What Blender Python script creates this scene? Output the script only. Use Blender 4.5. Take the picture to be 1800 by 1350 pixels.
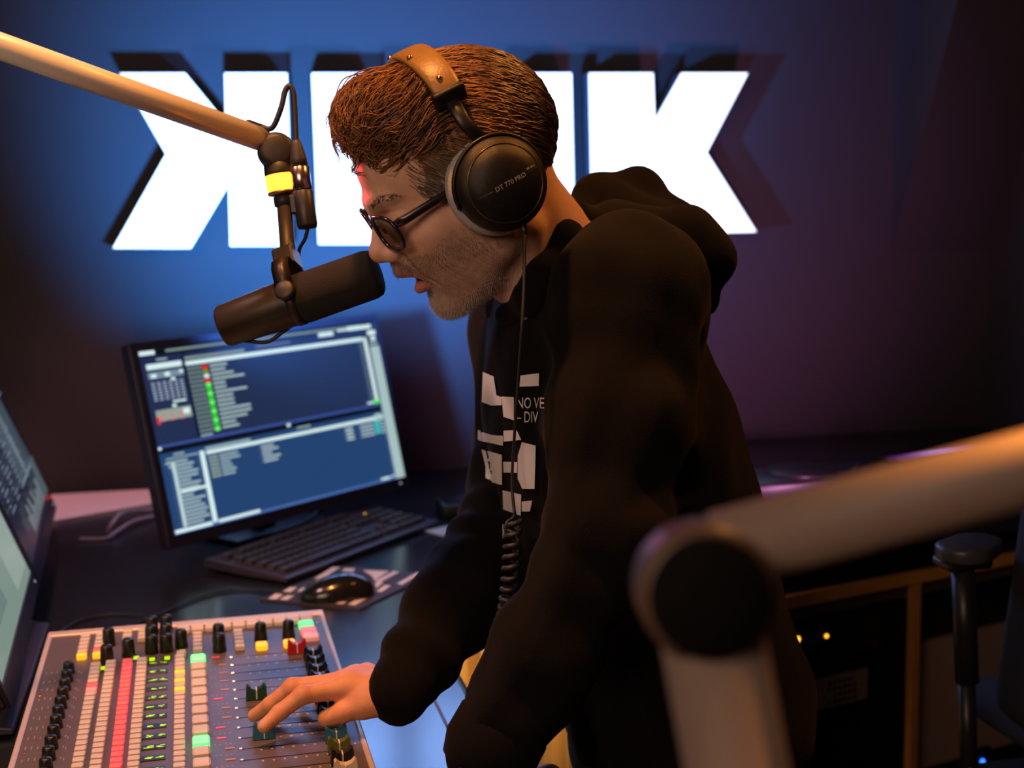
import bpy, bmesh, math, random
import numpy as np
from mathutils import Vector, Matrix
from mathutils.bvhtree import BVHTree

random.seed(7)
rng = np.random.default_rng(7)
scene = bpy.context.scene
COL = scene.collection
for o in list(bpy.data.objects):
    bpy.data.objects.remove(o)

# ------------------------------------------------------------------ camera
F = 2500.0                                   # focal length in pixels of the 1800 px frame
PITCH, ROLL = math.radians(8.0), math.radians(1.0)
CAM = np.array([0.0, 0.0, 1.6])
fwd = np.array([0, math.cos(PITCH), -math.sin(PITCH)])
_r0 = np.array([1.0, 0, 0]); _u0 = np.cross(_r0, fwd)
right = math.cos(ROLL) * _r0 - math.sin(ROLL) * _u0
up = math.cos(ROLL) * _u0 + math.sin(ROLL) * _r0
cam_data = bpy.data.cameras.new('camera')
cam = bpy.data.objects.new('camera', cam_data); COL.objects.link(cam)
cam_data.sensor_fit = 'HORIZONTAL'; cam_data.sensor_width = 36.0
cam_data.lens = 36.0 * F / 1800.0
cam_data.clip_start = 0.02; cam_data.clip_end = 60
cam.matrix_world = Matrix(((right[0], up[0], -fwd[0], CAM[0]), (right[1], up[1], -fwd[1], CAM[1]), (right[2], up[2], -fwd[2], CAM[2]), (0, 0, 0, 1)))
cam_data.dof.use_dof = True
cam_data.dof.focus_distance = 1.50
cam_data.dof.aperture_fstop = 4.5
scene.camera = cam

# ------------------------------------------------------------------ world, exposure
world = bpy.data.worlds.new('world'); scene.world = world
world.use_nodes = True
world.node_tree.nodes['Background'].inputs[0].default_value = (0.10, 0.07, 0.09, 1)
world.node_tree.nodes['Background'].inputs[1].default_value = 0.05
scene.view_settings.view_transform = 'Standard'
scene.view_settings.look = 'None'
scene.view_settings.gamma = 1.0
scene.view_settings.use_curve_mapping = False
scene.view_settings.exposure = 0.0
scene.cycles.use_denoising = True
scene.cycles.max_bounces = 8
scene.cycles.sample_clamp_indirect = 6.0

# ------------------------------------------------------------------ helpers: picture frame to place
def ray(px, py): return fwd + right * (px - 900) / F - up * (py - 675) / F
def P(px, py, d): return CAM + ray(px, py) * d
def onz(px, py, z):
    r = ray(px, py); return CAM + r * (z - CAM[2]) / r[2]
TH = math.radians(12.83)                     # the room stands turned by this angle to the camera
ex = np.array([math.cos(TH), math.sin(TH), 0]); ey = np.array([-math.sin(TH), math.cos(TH), 0]); ez = np.array([0, 0, 1.0])
def RM(a, b, z): return ex * a + ey * b + ez * z      # room axes: a along the sign wall, b towards it
WALL_B = 3.237
def onwall(px, py, off=0.0):
    r = ray(px, py); return CAM + r * ((WALL_B - off) - CAM @ ey) / (r @ ey)
def unit(v): v = np.asarray(v, float); return v / np.linalg.norm(v)
DESK_Z = 0.94

# ------------------------------------------------------------------ lights
def add_light(name, kind, loc, target=None, energy=10, color=(1, 1, 1), **kw):
    ld = bpy.data.lights.new(name, kind); ld.energy = energy; ld.color = color
    for k, v in kw.items(): setattr(ld, k, v)
    o = bpy.data.objects.new(name, ld); COL.objects.link(o); o.location = Vector(loc)
    if target is not None:
        o.rotation_euler = (Vector(target) - Vector(loc)).to_track_quat('-Z', 'Y').to_euler()
    return o
# blue and purple up-lights on the sign wall
add_light('blue_wall_light', 'SPOT', (-0.44, 2.34, 1.37), onwall(630, 240), 185, (0.055, 0.31, 1.0), spot_size=math.radians(98), spot_blend=1.0, shadow_soft_size=0.03)
add_light('blue_wall_light', 'SPOT', (0.16, 2.46, 1.22), onwall(820, 170), 70, (0.07, 0.30, 1.0), spot_size=math.radians(82), spot_blend=1.0, shadow_soft_size=0.03)  # second blue spot, added to carry the blue across the wall centre
add_light('purple_wall_light', 'SPOT', (0.62, 2.46, 1.05), onwall(1180, 400), 27, (0.66, 0.22, 0.52), spot_size=math.radians(95), spot_blend=1.0, shadow_soft_size=0.025)
# warm spots on the ceiling, with added helper lights among them
add_light('warm_ceiling_light', 'SPOT', (-0.30, 1.28, 2.72), (-0.18, 1.62, 1.2), 88, (1.0, 0.38, 0.10), spot_size=math.radians(46), spot_blend=0.6, shadow_soft_size=0.05)
add_light('pink_ceiling_light', 'SPOT', (-1.05, 1.45, 2.65), (-0.50, 1.75, 1.0), 42, (1.0, 0.56, 0.50), spot_size=math.radians(58), spot_blend=0.7, shadow_soft_size=0.06)
add_light('ledge_fill_light', 'SPOT', (-0.98, 2.62, 2.70), (-0.86, 2.93, 0.95), 62, (1.0, 0.45, 0.50), spot_size=math.radians(22), spot_blend=0.5, shadow_soft_size=0.05)  # added spot that turns the ledge board bright pink
add_light('warm_ceiling_light', 'SPOT', (0.75, 1.75, 2.65), (0.1, 1.3, 1.4), 45, (1.0, 0.36, 0.07), spot_size=math.radians(70), spot_blend=0.8, shadow_soft_size=0.06)
add_light('warm_ceiling_light', 'SPOT', (0.48, 0.96, 2.70), (0.40, 0.62, 1.46), 520, (1.0, 0.36, 0.06), spot_size=math.radians(25), spot_blend=0.8, shadow_soft_size=0.05)  # narrow spot added to give the near boom arm its orange rim
add_light('curtain_fill_light', 'AREA', RM(0.62, 2.18, 0.86), RM(0.35, 2.55, 0.70), 1.6, (1.0, 0.62, 0.28), shape='RECTANGLE', size=0.3, size_y=0.03)  # added to brighten the curtain below the desk
add_light('room_fill_light', 'AREA', (-0.9, -0.6, 2.3), (-0.1, 1.7, 1.3), 18.0, (1.0, 0.66, 0.47), shape='RECTANGLE', size=1.2, size_y=0.8)

# ------------------------------------------------------------------ materials
MATS = {}
def mat(name, color=(0.5, 0.5, 0.5), rough=0.5, metal=0.0, emit=None, estr=0.0, noise=0.0, nscale=40.0, bump=0.0, bscale=200.0, spec=None, coat=0.0, sheen=0.0, sss=0.0, attr=None, alpha=None):
    if name in MATS: return MATS[name]
    m = bpy.data.materials.new(name); m.use_nodes = True
    nt = m.node_tree; b = nt.nodes['Principled BSDF']
    def setin(k, v):
        if k in b.inputs: b.inputs[k].default_value = v
    setin('Base Color', (*color, 1)); setin('Roughness', rough); setin('Metallic', metal)
    if spec is not None: setin('Specular IOR Level', spec)
    if coat: setin('Coat Weight', coat); setin('Coat Roughness', 0.1)
    if sheen: setin('Sheen Weight', sheen); setin('Sheen Roughness', 0.4); setin('Sheen Tint', (0.6, 0.5, 0.45, 1))
    if sss:
        setin('Subsurface Weight', sss); setin('Subsurface Scale', 0.01)
        b.inputs['Subsurface Radius'].default_value = (1.0, 0.35, 0.2)
    if emit is not None: setin('Emission Color', (*emit, 1)); setin('Emission Strength', estr)
    src = None
    if attr:
        a = nt.nodes.new('ShaderNodeAttribute'); a.attribute_name = attr; src = a.outputs['Color']
    if noise:
        tc = nt.nodes.new('ShaderNodeTexCoord'); n = nt.nodes.new('ShaderNodeTexNoise'); n.inputs['Scale'].default_value = nscale; n.inputs['Detail'].default_value = 4
        nt.links.new(tc.outputs['Object'], n.inputs['Vector'])
        mr = nt.nodes.new('ShaderNodeMapRange'); mr.inputs['To Min'].default_value = 1 - noise; mr.inputs['To Max'].default_value = 1 + noise
        nt.links.new(n.outputs['Fac'], mr.inputs['Value'])
        hs = nt.nodes.new('ShaderNodeHueSaturation'); hs.inputs['Color'].default_value = (*color, 1)
        nt.links.new(mr.outputs['Result'], hs.inputs['Value'])
        if src: nt.links.new(src, hs.inputs['Color'])
        src = hs.outputs['Color']
    if src: nt.links.new(src, b.inputs['Base Color'])
    if bump:
        tc = nt.nodes.new('ShaderNodeTexCoord'); n = nt.nodes.new('ShaderNodeTexNoise'); n.inputs['Scale'].default_value = bscale; n.inputs['Detail'].default_value = 3
        bp = nt.nodes.new('ShaderNodeBump'); bp.inputs['Strength'].default_value = bump; bp.inputs['Distance'].default_value = 0.002
        nt.links.new(tc.outputs['Object'], n.inputs['Vector']); nt.links.new(n.outputs['Fac'], bp.inputs['Height']); nt.links.new(bp.outputs['Normal'], b.inputs['Normal'])
    MATS[name] = m
    return m
def emat(name, color, strength):
    return mat(name, color=tuple(c * 0.5 for c in color), rough=0.4, emit=color, estr=strength)
def attr_emit(name, strength, rough=0.25):
    """a display: its picture is the colour attribute 'Col', given off as light"""
    m = bpy.data.materials.new(name); m.use_nodes = True; nt = m.node_tree; b = nt.nodes['Principled BSDF']
    a = nt.nodes.new('ShaderNodeAttribute'); a.attribute_name = 'Col'
    b.inputs['Base Color'].default_value = (0.01, 0.01, 0.012, 1); b.inputs['Roughness'].default_value = rough
    nt.links.new(a.outputs['Color'], b.inputs['Emission Color']); b.inputs['Emission Strength'].default_value = strength
    return m
def glass_mat(name, tint=(0.95, 0.97, 1.0), fac=0.08):
    m = bpy.data.materials.new(name); m.use_nodes = True; nt = m.node_tree; nt.nodes.clear()
    out = nt.nodes.new('ShaderNodeOutputMaterial'); t = nt.nodes.new('ShaderNodeBsdfTransparent'); g = nt.nodes.new('ShaderNodeBsdfGlossy'); x = nt.nodes.new('ShaderNodeMixShader'); f = nt.nodes.new('ShaderNodeFresnel')
    t.inputs[0].default_value = (*tint, 1); g.inputs['Roughness'].default_value = 0.03; f.inputs[0].default_value = 1.3
    nt.links.new(f.outputs[0], x.inputs[0]); nt.links.new(t.outputs[0], x.inputs[1]); nt.links.new(g.outputs[0], x.inputs[2]); nt.links.new(x.outputs[0], out.inputs[0])
    return m

# ------------------------------------------------------------------ mesh builder
class MB:
    def __init__(s): s.v = []; s.f = []; s.c = []; s.smooth = []
    def add(s, v, f, col=None, smooth=False):
        n = len(s.v); s.v += [tuple(map(float, p)) for p in v]
        for q in f: s.f.append(tuple(i + n for i in q)); s.c.append(col); s.smooth.append(smooth)
        return s
    def box(s, c, size, ax=None, col=None, bevel=0.0, seg=1):
        c = np.asarray(c, float); h = np.asarray(size, float) / 2
        ax = ax if ax is not None else (np.array([1., 0, 0]), np.array([0, 1., 0]), np.array([0, 0, 1.]))
        if bevel > 0:
            bm = bmesh.new(); bmesh.ops.create_cube(bm, size=1)
            for v in bm.verts: v.co = Vector((v.co.x * size[0], v.co.y * size[1], v.co.z * size[2]))
            bmesh.ops.bevel(bm, geom=list(bm.edges), offset=min(bevel, min(size) * 0.49), segments=seg, affect='EDGES', profile=0.5)
            bm.verts.index_update()
            v = [c + ax[0] * p.co.x + ax[1] * p.co.y + ax[2] * p.co.z for p in bm.verts]
            f = [[q.index for q in fc.verts] for fc in bm.faces]; bm.free()
            return s.add(v, f, col, seg > 1)
        v = [c + ax[0] * h[0] * i + ax[1] * h[1] * j + ax[2] * h[2] * k for k in (-1, 1) for j in (-1, 1) for i in (-1, 1)]
        f = [(0, 2, 3, 1), (4, 5, 7, 6), (0, 1, 5, 4), (2, 6, 7, 3), (0, 4, 6, 2), (1, 3, 7, 5)]
        return s.add(v, f, col)
    def tube(s, pts, r, n=12, cap=True, col=None, closed=False, flat=None):
        pts = [np.asarray(p, float) for p in pts]; m = len(pts)
        rr = list(r) if hasattr(r, '__len__') else [r] * m
        tg = []
        for i in range(m):
            a = pts[(i - 1) % m] if (closed or i > 0) else pts[i]; b = pts[(i + 1) % m] if (closed or i < m - 1) else pts[i]
            tg.append(unit(b - a))
        ref = np.array([0, 0, 1.0]) if abs(tg[0][2]) < 0.9 else np.array([1.0, 0, 0])
        if flat is not None: ref = np.asarray(flat[0], float)
        nv = unit(np.cross(tg[0], ref)); v = []
        for i in range(m):
            if flat is not None: nv = np.cross(tg[i], ref)
            nv = unit(nv - tg[i] * (nv @ tg[i])); bv = np.cross(tg[i], nv)
            s1, s2 = (1, 1) if flat is None else flat[1]
            for k in range(n):
                a = 2 * math.pi * k / n; v.append(pts[i] + (nv * math.cos(a) * s1 + bv * math.sin(a) * s2) * rr[i])
        f = []
        for i in range(m if closed else m - 1):
            j = (i + 1) % m
            for k in range(n): f.append((i * n + k, i * n + (k + 1) % n, j * n + (k + 1) % n, j * n + k))
        if cap and not closed:
            f.append(tuple(range(n))[::-1]); f.append(tuple((m - 1) * n + k for k in range(n)))
        return s.add(v, f, col, True)
    def lathe(s, origin, axis, prof, n=32, col=None):
        """prof: list of (distance along the axis, radius)"""
        axis = unit(axis); o = np.asarray(origin, float)
        pts = [o + axis * t for t, _ in prof]
        ref = np.array([0, 0, 1.0]) if abs(axis[2]) < 0.9 else np.array([1.0, 0, 0])
        a1 = unit(np.cross(axis, ref)); a2 = np.cross(axis, a1); v = []
        for (t, r), p in zip(prof, pts):
            for k in range(n):
                a = 2 * math.pi * k / n; v.append(p + (a1 * math.cos(a) + a2 * math.sin(a)) * max(r, 1e-5))
        m = len(prof); f = []
        for i in range(m - 1):
            for k in range(n): f.append((i * n + k, i * n + (k + 1) % n, (i + 1) * n + (k + 1) % n, (i + 1) * n + k))
        f.append(tuple(range(n))[::-1]); f.append(tuple((m - 1) * n + k for k in range(n)))
        return s.add(v, f, col, True)
    def prism(s, poly, o, ax, ay, az, d0, d1, col=None):
        """poly in (ax, ay) extruded along az from d0 to d1"""
        o = np.asarray(o, float); n = len(poly)
        v = [o + ax * x + ay * y + az * d0 for x, y in poly] + [o + ax * x + ay * y + az * d1 for x, y in poly]
        f = [tuple(range(n))[::-1], tuple(range(n, 2 * n))] + [(i, (i + 1) % n, n + (i + 1) % n, n + i) for i in range(n)]
        return s.add(v, f, col)
    def quad(s, a, b, c, d, col=None): return s.add([a, b, c, d], [(0, 1, 2, 3)], col)
    def ell(s, c, r, ax=None, n=16, col=None):
        ax = ax if ax is not None else (ex * 0 + [1, 0, 0], ex * 0 + [0, 1, 0], ez)
        c = np.asarray(c, float); v = []; f = []; m = max(n // 2, 4)
        for i in range(m + 1):
            t = math.pi * i / m
            for k in range(n):
                a = 2 * math.pi * k / n
                v.append(c + ax[0] * r[0] * math.sin(t) * math.cos(a) + ax[1] * r[1] * math.sin(t) * math.sin(a) + ax[2] * r[2] * math.cos(t))
        for i in range(m):
            for k in range(n): f.append((i * n + k, (i + 1) * n + k, (i + 1) * n + (k + 1) % n, i * n + (k + 1) % n))
        return s.add(v, f, col, True)
    def mesh(s, name, off=(0, 0, 0), recalc=True):
        me = bpy.data.meshes.new(name); off = np.asarray(off, float)
        me.from_pydata([tuple(np.asarray(p) - off) for p in s.v], [], s.f)
        me.polygons.foreach_set('use_smooth', s.smooth)
        if any(c is not None for c in s.c):
            ca = me.color_attributes.new('Col', 'FLOAT_COLOR', 'CORNER'); arr = []
            for p, c in zip(me.polygons, s.c): arr += list((*(c or (0, 0, 0)), 1.0)) * p.loop_total
            ca.data.foreach_set('color', arr)
        if recalc:
            bm = bmesh.new(); bm.from_mesh(me); bmesh.ops.recalc_face_normals(bm, faces=bm.faces[:]); bm.to_mesh(me); bm.free()
        me.update(); return me
    def build(s, name, m, parent=None, off=None, recalc=True):
        """verts are in world axes; they are stored relative to the parent's (or the given) origin"""
        if parent is not None: o = world_loc(parent)
        else: o = np.asarray(off, float) if off is not None else np.zeros(3)
        me = s.mesh(name, o, recalc); me.materials.append(m)
        ob = bpy.data.objects.new(name, me); COL.objects.link(ob)
        if parent is not None: ob.parent = parent
        else: ob.location = Vector(o)
        return ob
def world_loc(o):
    p = np.array(o.location, float)
    while o.parent is not None:
        o = o.parent; p += np.array(o.location, float)
    return p
def tag(o, label, cat, group=None):
    o['label'] = label; o['category'] = cat
    if group: o['group'] = group
    return o
def thing(name, label, cat, loc, group=None):
    o = bpy.data.objects.new(name, None); COL.objects.link(o); o.location = Vector(loc); o.empty_display_size = 0.05
    return tag(o, label, cat, group)
def struct(o): o['kind'] = 'structure'; return o
def link_copy(me, name, parent, loc, rz=0.0, mtl=None, rot=None):
    """one more piece that shares its mesh; loc in world axes"""
    o = bpy.data.objects.new(name, me); COL.objects.link(o); o.parent = parent
    o.location = Vector(np.asarray(loc, float) - world_loc(parent))
    o.rotation_euler = rot if rot is not None else (0, 0, rz)
    if mtl is not None:
        o.material_slots[0].link = 'OBJECT'; o.material_slots[0].material = mtl
    return o
def bez(pts, n=8):
    """smooth curve through points"""
    pts = [np.asarray(p, float) for p in pts]; out = []
    for i in range(len(pts) - 1):
        p0 = pts[max(i - 1, 0)]; p1 = pts[i]; p2 = pts[i + 1]; p3 = pts[min(i + 2, len(pts) - 1)]
        for k in range(n):
            t = k / n
            out.append(0.5 * ((2 * p1) + (-p0 + p2) * t + (2 * p0 - 5 * p1 + 4 * p2 - p3) * t * t + (-p0 + 3 * p1 - 3 * p2 + p3) * t ** 3))
    out.append(pts[-1]); return out
def text_mesh(body, size, align='LEFT'):
    cu = bpy.data.curves.new('lettering', 'FONT'); cu.body = body; cu.size = size; cu.align_x = align; cu.resolution_u = 3
    ob = bpy.data.objects.new('lettering', cu); COL.objects.link(ob)
    dg = bpy.context.evaluated_depsgraph_get(); me = ob.evaluated_get(dg).to_mesh()
    v = [np.array(p.co) for p in me.vertices]; f = [tuple(p.vertices) for p in me.polygons]
    ob.evaluated_get(dg).to_mesh_clear(); bpy.data.objects.remove(ob); bpy.data.curves.remove(cu)
    return v, f

# ------------------------------------------------------------------ smooth solids (signed distance fields)
class Field:
    def __init__(s, lo, hi, h):
        s.lo = np.asarray(lo, float); s.h = h
        n = np.ceil((np.asarray(hi) - s.lo) / h).astype(int) + 1; s.n = n
        s.ax = [s.lo[i] + h * np.arange(n[i]) for i in range(3)]
        s.f = np.full(n, 0.2, np.float32)
    def _sl(s, lo, hi):
        a = np.clip(np.floor((np.asarray(lo) - s.lo) / s.h).astype(int), 0, s.n); b = np.clip(np.ceil((np.asarray(hi) - s.lo) / s.h).astype(int) + 1, 0, s.n)
        sl = tuple(slice(a[i], b[i]) for i in range(3))
        g = np.meshgrid(*[s.ax[i][sl[i]] for i in range(3)], indexing='ij', sparse=True)
        return sl, g
    def _mix(s, sl, d, k, op):
        f = s.f[sl]
        if f.size == 0: return
        d = d.astype(np.float32)
        if op == 'add':
            hh = np.clip(0.5 + 0.5 * (f - d) / k, 0, 1); s.f[sl] = f * (1 - hh) + d * hh - k * hh * (1 - hh)
        else:
            d = -d; hh = np.clip(0.5 - 0.5 * (f - d) / k, 0, 1); s.f[sl] = f * (1 - hh) + d * hh + k * hh * (1 - hh)
    def ell(s, c, r, k=0.01, R=None, op='add', m=0.03):
        c = np.asarray(c, float); r = np.asarray(r, float); e = (max(r) if R is not None else r) + m + k
        sl, (X, Y, Z) = s._sl(c - e, c + e)
        X = X - c[0]; Y = Y - c[1]; Z = Z - c[2]
        if R is not None:
            R = np.asarray(R); X, Y, Z = X * R[0, 0] + Y * R[1, 0] + Z * R[2, 0], X * R[0, 1] + Y * R[1, 1] + Z * R[2, 1], X * R[0, 2] + Y * R[1, 2] + Z * R[2, 2]
        k0 = np.sqrt((X / r[0]) ** 2 + (Y / r[1]) ** 2 + (Z / r[2]) ** 2); k1 = np.sqrt((X / r[0] ** 2) ** 2 + (Y / r[1] ** 2) ** 2 + (Z / r[2] ** 2) ** 2) + 1e-9
        s._mix(sl, k0 * (k0 - 1) / k1, k, op)
    def cone(s, a, b, ra, rb, k=0.01, op='add', m=0.03):
        a = np.asarray(a, float); b = np.asarray(b, float); e = max(ra, rb) + m + k
        sl, (X, Y, Z) = s._sl(np.minimum(a, b) - e, np.maximum(a, b) + e); ab = b - a
        t = np.clip(((X - a[0]) * ab[0] + (Y - a[1]) * ab[1] + (Z - a[2]) * ab[2]) / (ab @ ab), 0, 1)
        d = np.sqrt((X - a[0] - t * ab[0]) ** 2 + (Y - a[1] - t * ab[1]) ** 2 + (Z - a[2] - t * ab[2]) ** 2) - (ra + (rb - ra) * t)
        s._mix(sl, d, k, op)
    def chain(s, pts, rs, k=0.01, m=0.03):
        for i in range(len(pts) - 1): s.cone(pts[i], pts[i + 1], rs[i], rs[i + 1], k, m=m)
    def warp(s, fn):
        g = np.meshgrid(*s.ax, indexing='ij', sparse=True); s.f = s.f + fn(*g).astype(np.float32)
    def sample(s, p):
        q = (p - s.lo) / s.h; i = np.clip(np.floor(q).astype(int), 0, s.n - 2); t = q - i; r = 0
        for dx in (0, 1):
            for dy in (0, 1):
                for dz in (0, 1):
                    w = (t[:, 0] if dx else 1 - t[:, 0]) * (t[:, 1] if dy else 1 - t[:, 1]) * (t[:, 2] if dz else 1 - t[:, 2])
                    r = r + w * s.f[i[:, 0] + dx, i[:, 1] + dy, i[:, 2] + dz]
        return r
    def grad(s, p):
        e = s.h; g = np.stack([s.sample(p + np.eye(3)[i] * e) - s.sample(p - np.eye(3)[i] * e) for i in range(3)], 1)
        return g / (np.linalg.norm(g, axis=1, keepdims=True) + 1e-9)
    def surface(s):
        f = s.f; n = f.shape; ins = f < 0
        cnt = np.zeros((n[0] - 1, n[1] - 1, n[2] - 1), np.int8)
        for dx in (0, 1):
            for dy in (0, 1):
                for dz in (0, 1): cnt += ins[dx:n[0] - 1 + dx, dy:n[1] - 1 + dy, dz:n[2] - 1 + dz]
        act = (cnt > 0) & (cnt < 8); idx = np.argwhere(act); num = -np.ones(act.shape, np.int64); num[tuple(idx.T)] = np.arange(len(idx))
        acc = np.zeros((len(idx), 3)); w = np.zeros(len(idx))
        cs = [(0, 0, 0), (1, 0, 0), (0, 1, 0), (1, 1, 0), (0, 0, 1), (1, 0, 1), (0, 1, 1), (1, 1, 1)]
        val = [f[idx[:, 0] + c[0], idx[:, 1] + c[1], idx[:, 2] + c[2]] for c in cs]
        for a in range(8):
            for b in range(a + 1, 8):
                if sum(abs(cs[a][i] - cs[b][i]) for i in range(3)) != 1: continue
                cr = (val[a] < 0) != (val[b] < 0); t = np.where(cr, val[a] / np.where(cr, val[a] - val[b], 1), 0)
                p = np.array(cs[a])[None] + t[:, None] * (np.array(cs[b]) - np.array(cs[a]))[None]
                acc += p * cr[:, None]; w += cr
        V = s.lo + (idx + acc / w[:, None]) * s.h; Q = []
        for d in range(3):
            e = [0, 0, 0]; e[d] = 1; o1, o2 = [(1, 2), (2, 0), (0, 1)][d]
            A = ins[:n[0] - e[0], :n[1] - e[1], :n[2] - e[2]]; B = ins[e[0]:, e[1]:, e[2]:]
            c = np.argwhere(A != B); c = c[(c[:, o1] > 0) & (c[:, o2] > 0) & (c[:, o1] < n[o1] - 1) & (c[:, o2] < n[o2] - 1)]
            fl = A[tuple(c.T)]; d1 = np.zeros(3, int); d1[o1] = 1; d2 = np.zeros(3, int); d2[o2] = 1
            q = np.stack([num[tuple((c - d1 - d2).T)], num[tuple((c - d2).T)], num[tuple(c.T)], num[tuple((c - d1).T)]], 1)
            q[~fl] = q[~fl][:, ::-1]; Q.append(q)
        return V, np.concatenate(Q)
def np_object(name, V, Q, m, parent=None, colors=None, smooth=True, loc=None):
    o = world_loc(parent) if parent is not None else (np.asarray(loc, float) if loc is not None else np.zeros(3))
    me = bpy.data.meshes.new(name); V = np.asarray(V, np.float64) - o; Q = np.asarray(Q)
    me.vertices.add(len(V)); me.vertices.foreach_set('co', V.astype(np.float32).ravel())
    k = Q.shape[1]; me.loops.add(Q.size); me.loops.foreach_set('vertex_index', Q.astype(np.int32).ravel())
    me.polygons.add(len(Q)); me.polygons.foreach_set('loop_start', np.arange(0, Q.size, k, dtype=np.int32))
    me.polygons.foreach_set('use_smooth', np.full(len(Q), smooth))
    if colors is not None:
        ca = me.color_attributes.new('Col', 'FLOAT_COLOR', 'POINT'); ca.data.foreach_set('color', np.concatenate([colors, np.ones((len(V), 1))], 1).astype(np.float32).ravel())
    me.update(calc_edges=True); me.validate(); me.materials.append(m)
    ob = bpy.data.objects.new(name, me); COL.objects.link(ob)
    if parent is not None: ob.parent = parent
    else: ob.location = Vector(o)
    return ob
# ================================================================== the room
M_wall = mat('wall_paint', (0.060, 0.050, 0.056), 0.75, noise=0.06, nscale=3.0, bump=0.08, bscale=90)
M_ceil = mat('ceiling_paint', (0.05, 0.045, 0.05), 0.85, noise=0.05, nscale=4)
M_floor = mat('floor_lino', (0.05, 0.04, 0.035), 0.5, noise=0.15, nscale=12)
A0, A1, B0, B1, ZC = -2.3, 1.98, -1.8, WALL_B, 2.85
AX3 = (ex, ey, ez)
def slab(name, a0, a1, b0, b1, z0, z1, m):
    return struct(MB().box(RM((a0 + a1) / 2, (b0 + b1) / 2, (z0 + z1) / 2), (a1 - a0, b1 - b0, z1 - z0), AX3).build(name, m))
slab('floor', A0 - .1, A1 + .1, B0 - .1, B1 + .1, -0.1, 0, M_floor)
slab('ceiling', A0 - .1, A1 + .1, B0 - .1, B1 + .1, ZC, ZC + .1, M_ceil)
slab('wall_back', A0 - .1, A1 + .1, B1, B1 + .1, 0, ZC, M_wall)
slab('wall_right', A1, A1 + .1, B0, B1, 0, ZC, M_wall)
slab('wall_left', A0 - .1, A0, B0, B1, 0, ZC, M_wall)
slab('wall_front', A0 - .1, A1 + .1, B0 - .1, B0, 0, ZC, M_wall)
# the sloping boxed-in roof beside the sign, deeper towards the ceiling
zs = onwall(1567, 446)[2]; as_ = onwall(1567, 446) @ ex
mb = MB(); k = 0.30 / (onwall(1567, 0)[2] - zs)
poly = [(0, zs), (0, ZC), (k * (ZC - zs), ZC)]
mb.prism([(p[0], p[1]) for p in poly], RM(0, B1, 0), -ey, ez, ex, as_, A1, None)
struct(mb.build('trim_1', M_wall))

# ================================================================== the lit sign
M_face = mat('sign_face', (0.9, 0.9, 0.95), 0.3, emit=(0.74, 0.87, 1.0), estr=2.0)
M_ret = mat('sign_return', (0.10, 0.11, 0.14), 0.45, noise=0.05)
def letter(name, poly, label):
    q = [onwall(x, y, 0.085) for x, y in poly]; q = [(p @ ex, p[2]) for p in q]
    a0 = sum(p[0] for p in q) / len(q); z0 = min(p[1] for p in q)
    t = thing(name, label, 'sign letter', RM(a0, B1 - 0.07, z0), 'letters of the lit wall sign')
    c = np.array([a0, sum(p[1] for p in q) / len(q)])
    MB().prism(q, RM(0, B1, 0), ex, ez, -ey, 0.022, 0.079).build('return', M_ret, t)
    MB().prism([tuple(c + (np.array(p) - c) * 0.997) for p in q], RM(0, B1, 0), ex, ez, -ey, 0.0785, 0.085).build('face', M_face, t)
    st = MB()
    for fx in (0.35, 0.65):
        xs = sorted(p[0] for p in q); z = c[1]; xx = xs[0] + (xs[-1] - xs[0]) * fx
        st.tube([RM(xx, B1, z), RM(xx, B1 - 0.023, z)], 0.006, 8)
    st.build('standoff', M_ret, t)
letter('sign_letter', [(210, 128), (325, 128), (397, 216), (395, 128), (505, 128), (515, 433), (405, 433), (402, 325), (335, 437), (198, 437), (292, 271)], 'glowing white mirrored letter K at the dark end of the wall sign')
letter('sign_letter', [(548, 128), (658, 128), (668, 430), (560, 430)], 'glowing white letter I of the wall sign, next to the mirrored K')
letter('sign_letter', [(700, 128), (800, 128), (905, 300), (903, 128), (1005, 128), (1011, 417), (905, 418), (812, 265), (815, 422), (708, 425)], "glowing white letter N of the wall sign, mostly behind the man's head")
letter('sign_letter', [(1036, 128), (1148, 128), (1151, 214), (1199, 128), (1315, 128), (1242, 268), (1330, 408), (1208, 411), (1153, 330), (1155, 413), (1042, 415)], "glowing white letter K of the wall sign above the man's hood")

# ================================================================== desk
M_desk = mat('desk_laminate', (0.018, 0.020, 0.026), 0.20, noise=0.12, nscale=60, bump=0.03, bscale=400, spec=0.7)
M_wood = mat('wood_edge', (0.75, 0.31, 0.07), 0.45, noise=0.25, nscale=25)
M_black = mat('black_plastic', (0.014, 0.013, 0.014), 0.42, noise=0.1, nscale=80)
M_black2 = mat('black_metal', (0.022, 0.02, 0.02), 0.38, metal=0.3)
AE = 0.329                                   # operator's edge of the desk (room axis a)
def arc(c, r, a0, a1, n): return [(c[0] + r * math.cos(math.radians(a0 + (a1 - a0) * i / n)), c[1] + r * math.sin(math.radians(a0 + (a1 - a0) * i / n))) for i in range(n + 1)]
inner = [(AE, 0.85), (AE, 1.95)] + arc((AE + 0.40, 1.95), 0.40, 180, 92, 10)[1:] + [(0.80, 2.36)]
desk_poly = [(-2.0, 0.85)] + inner + [(0.80, WALL_B - 0.004), (-2.0, WALL_B - 0.004)]
desk = thing('studio_desk', 'large dark glossy studio desk under the monitors and mixing console', 'desk', RM(-0.6, 1.9, 0))
MB().prism(desk_poly, RM(0, 0, 0), ex, ey, ez, DESK_Z - 0.035, DESK_Z).build('desk_top', M_desk, desk)
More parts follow.
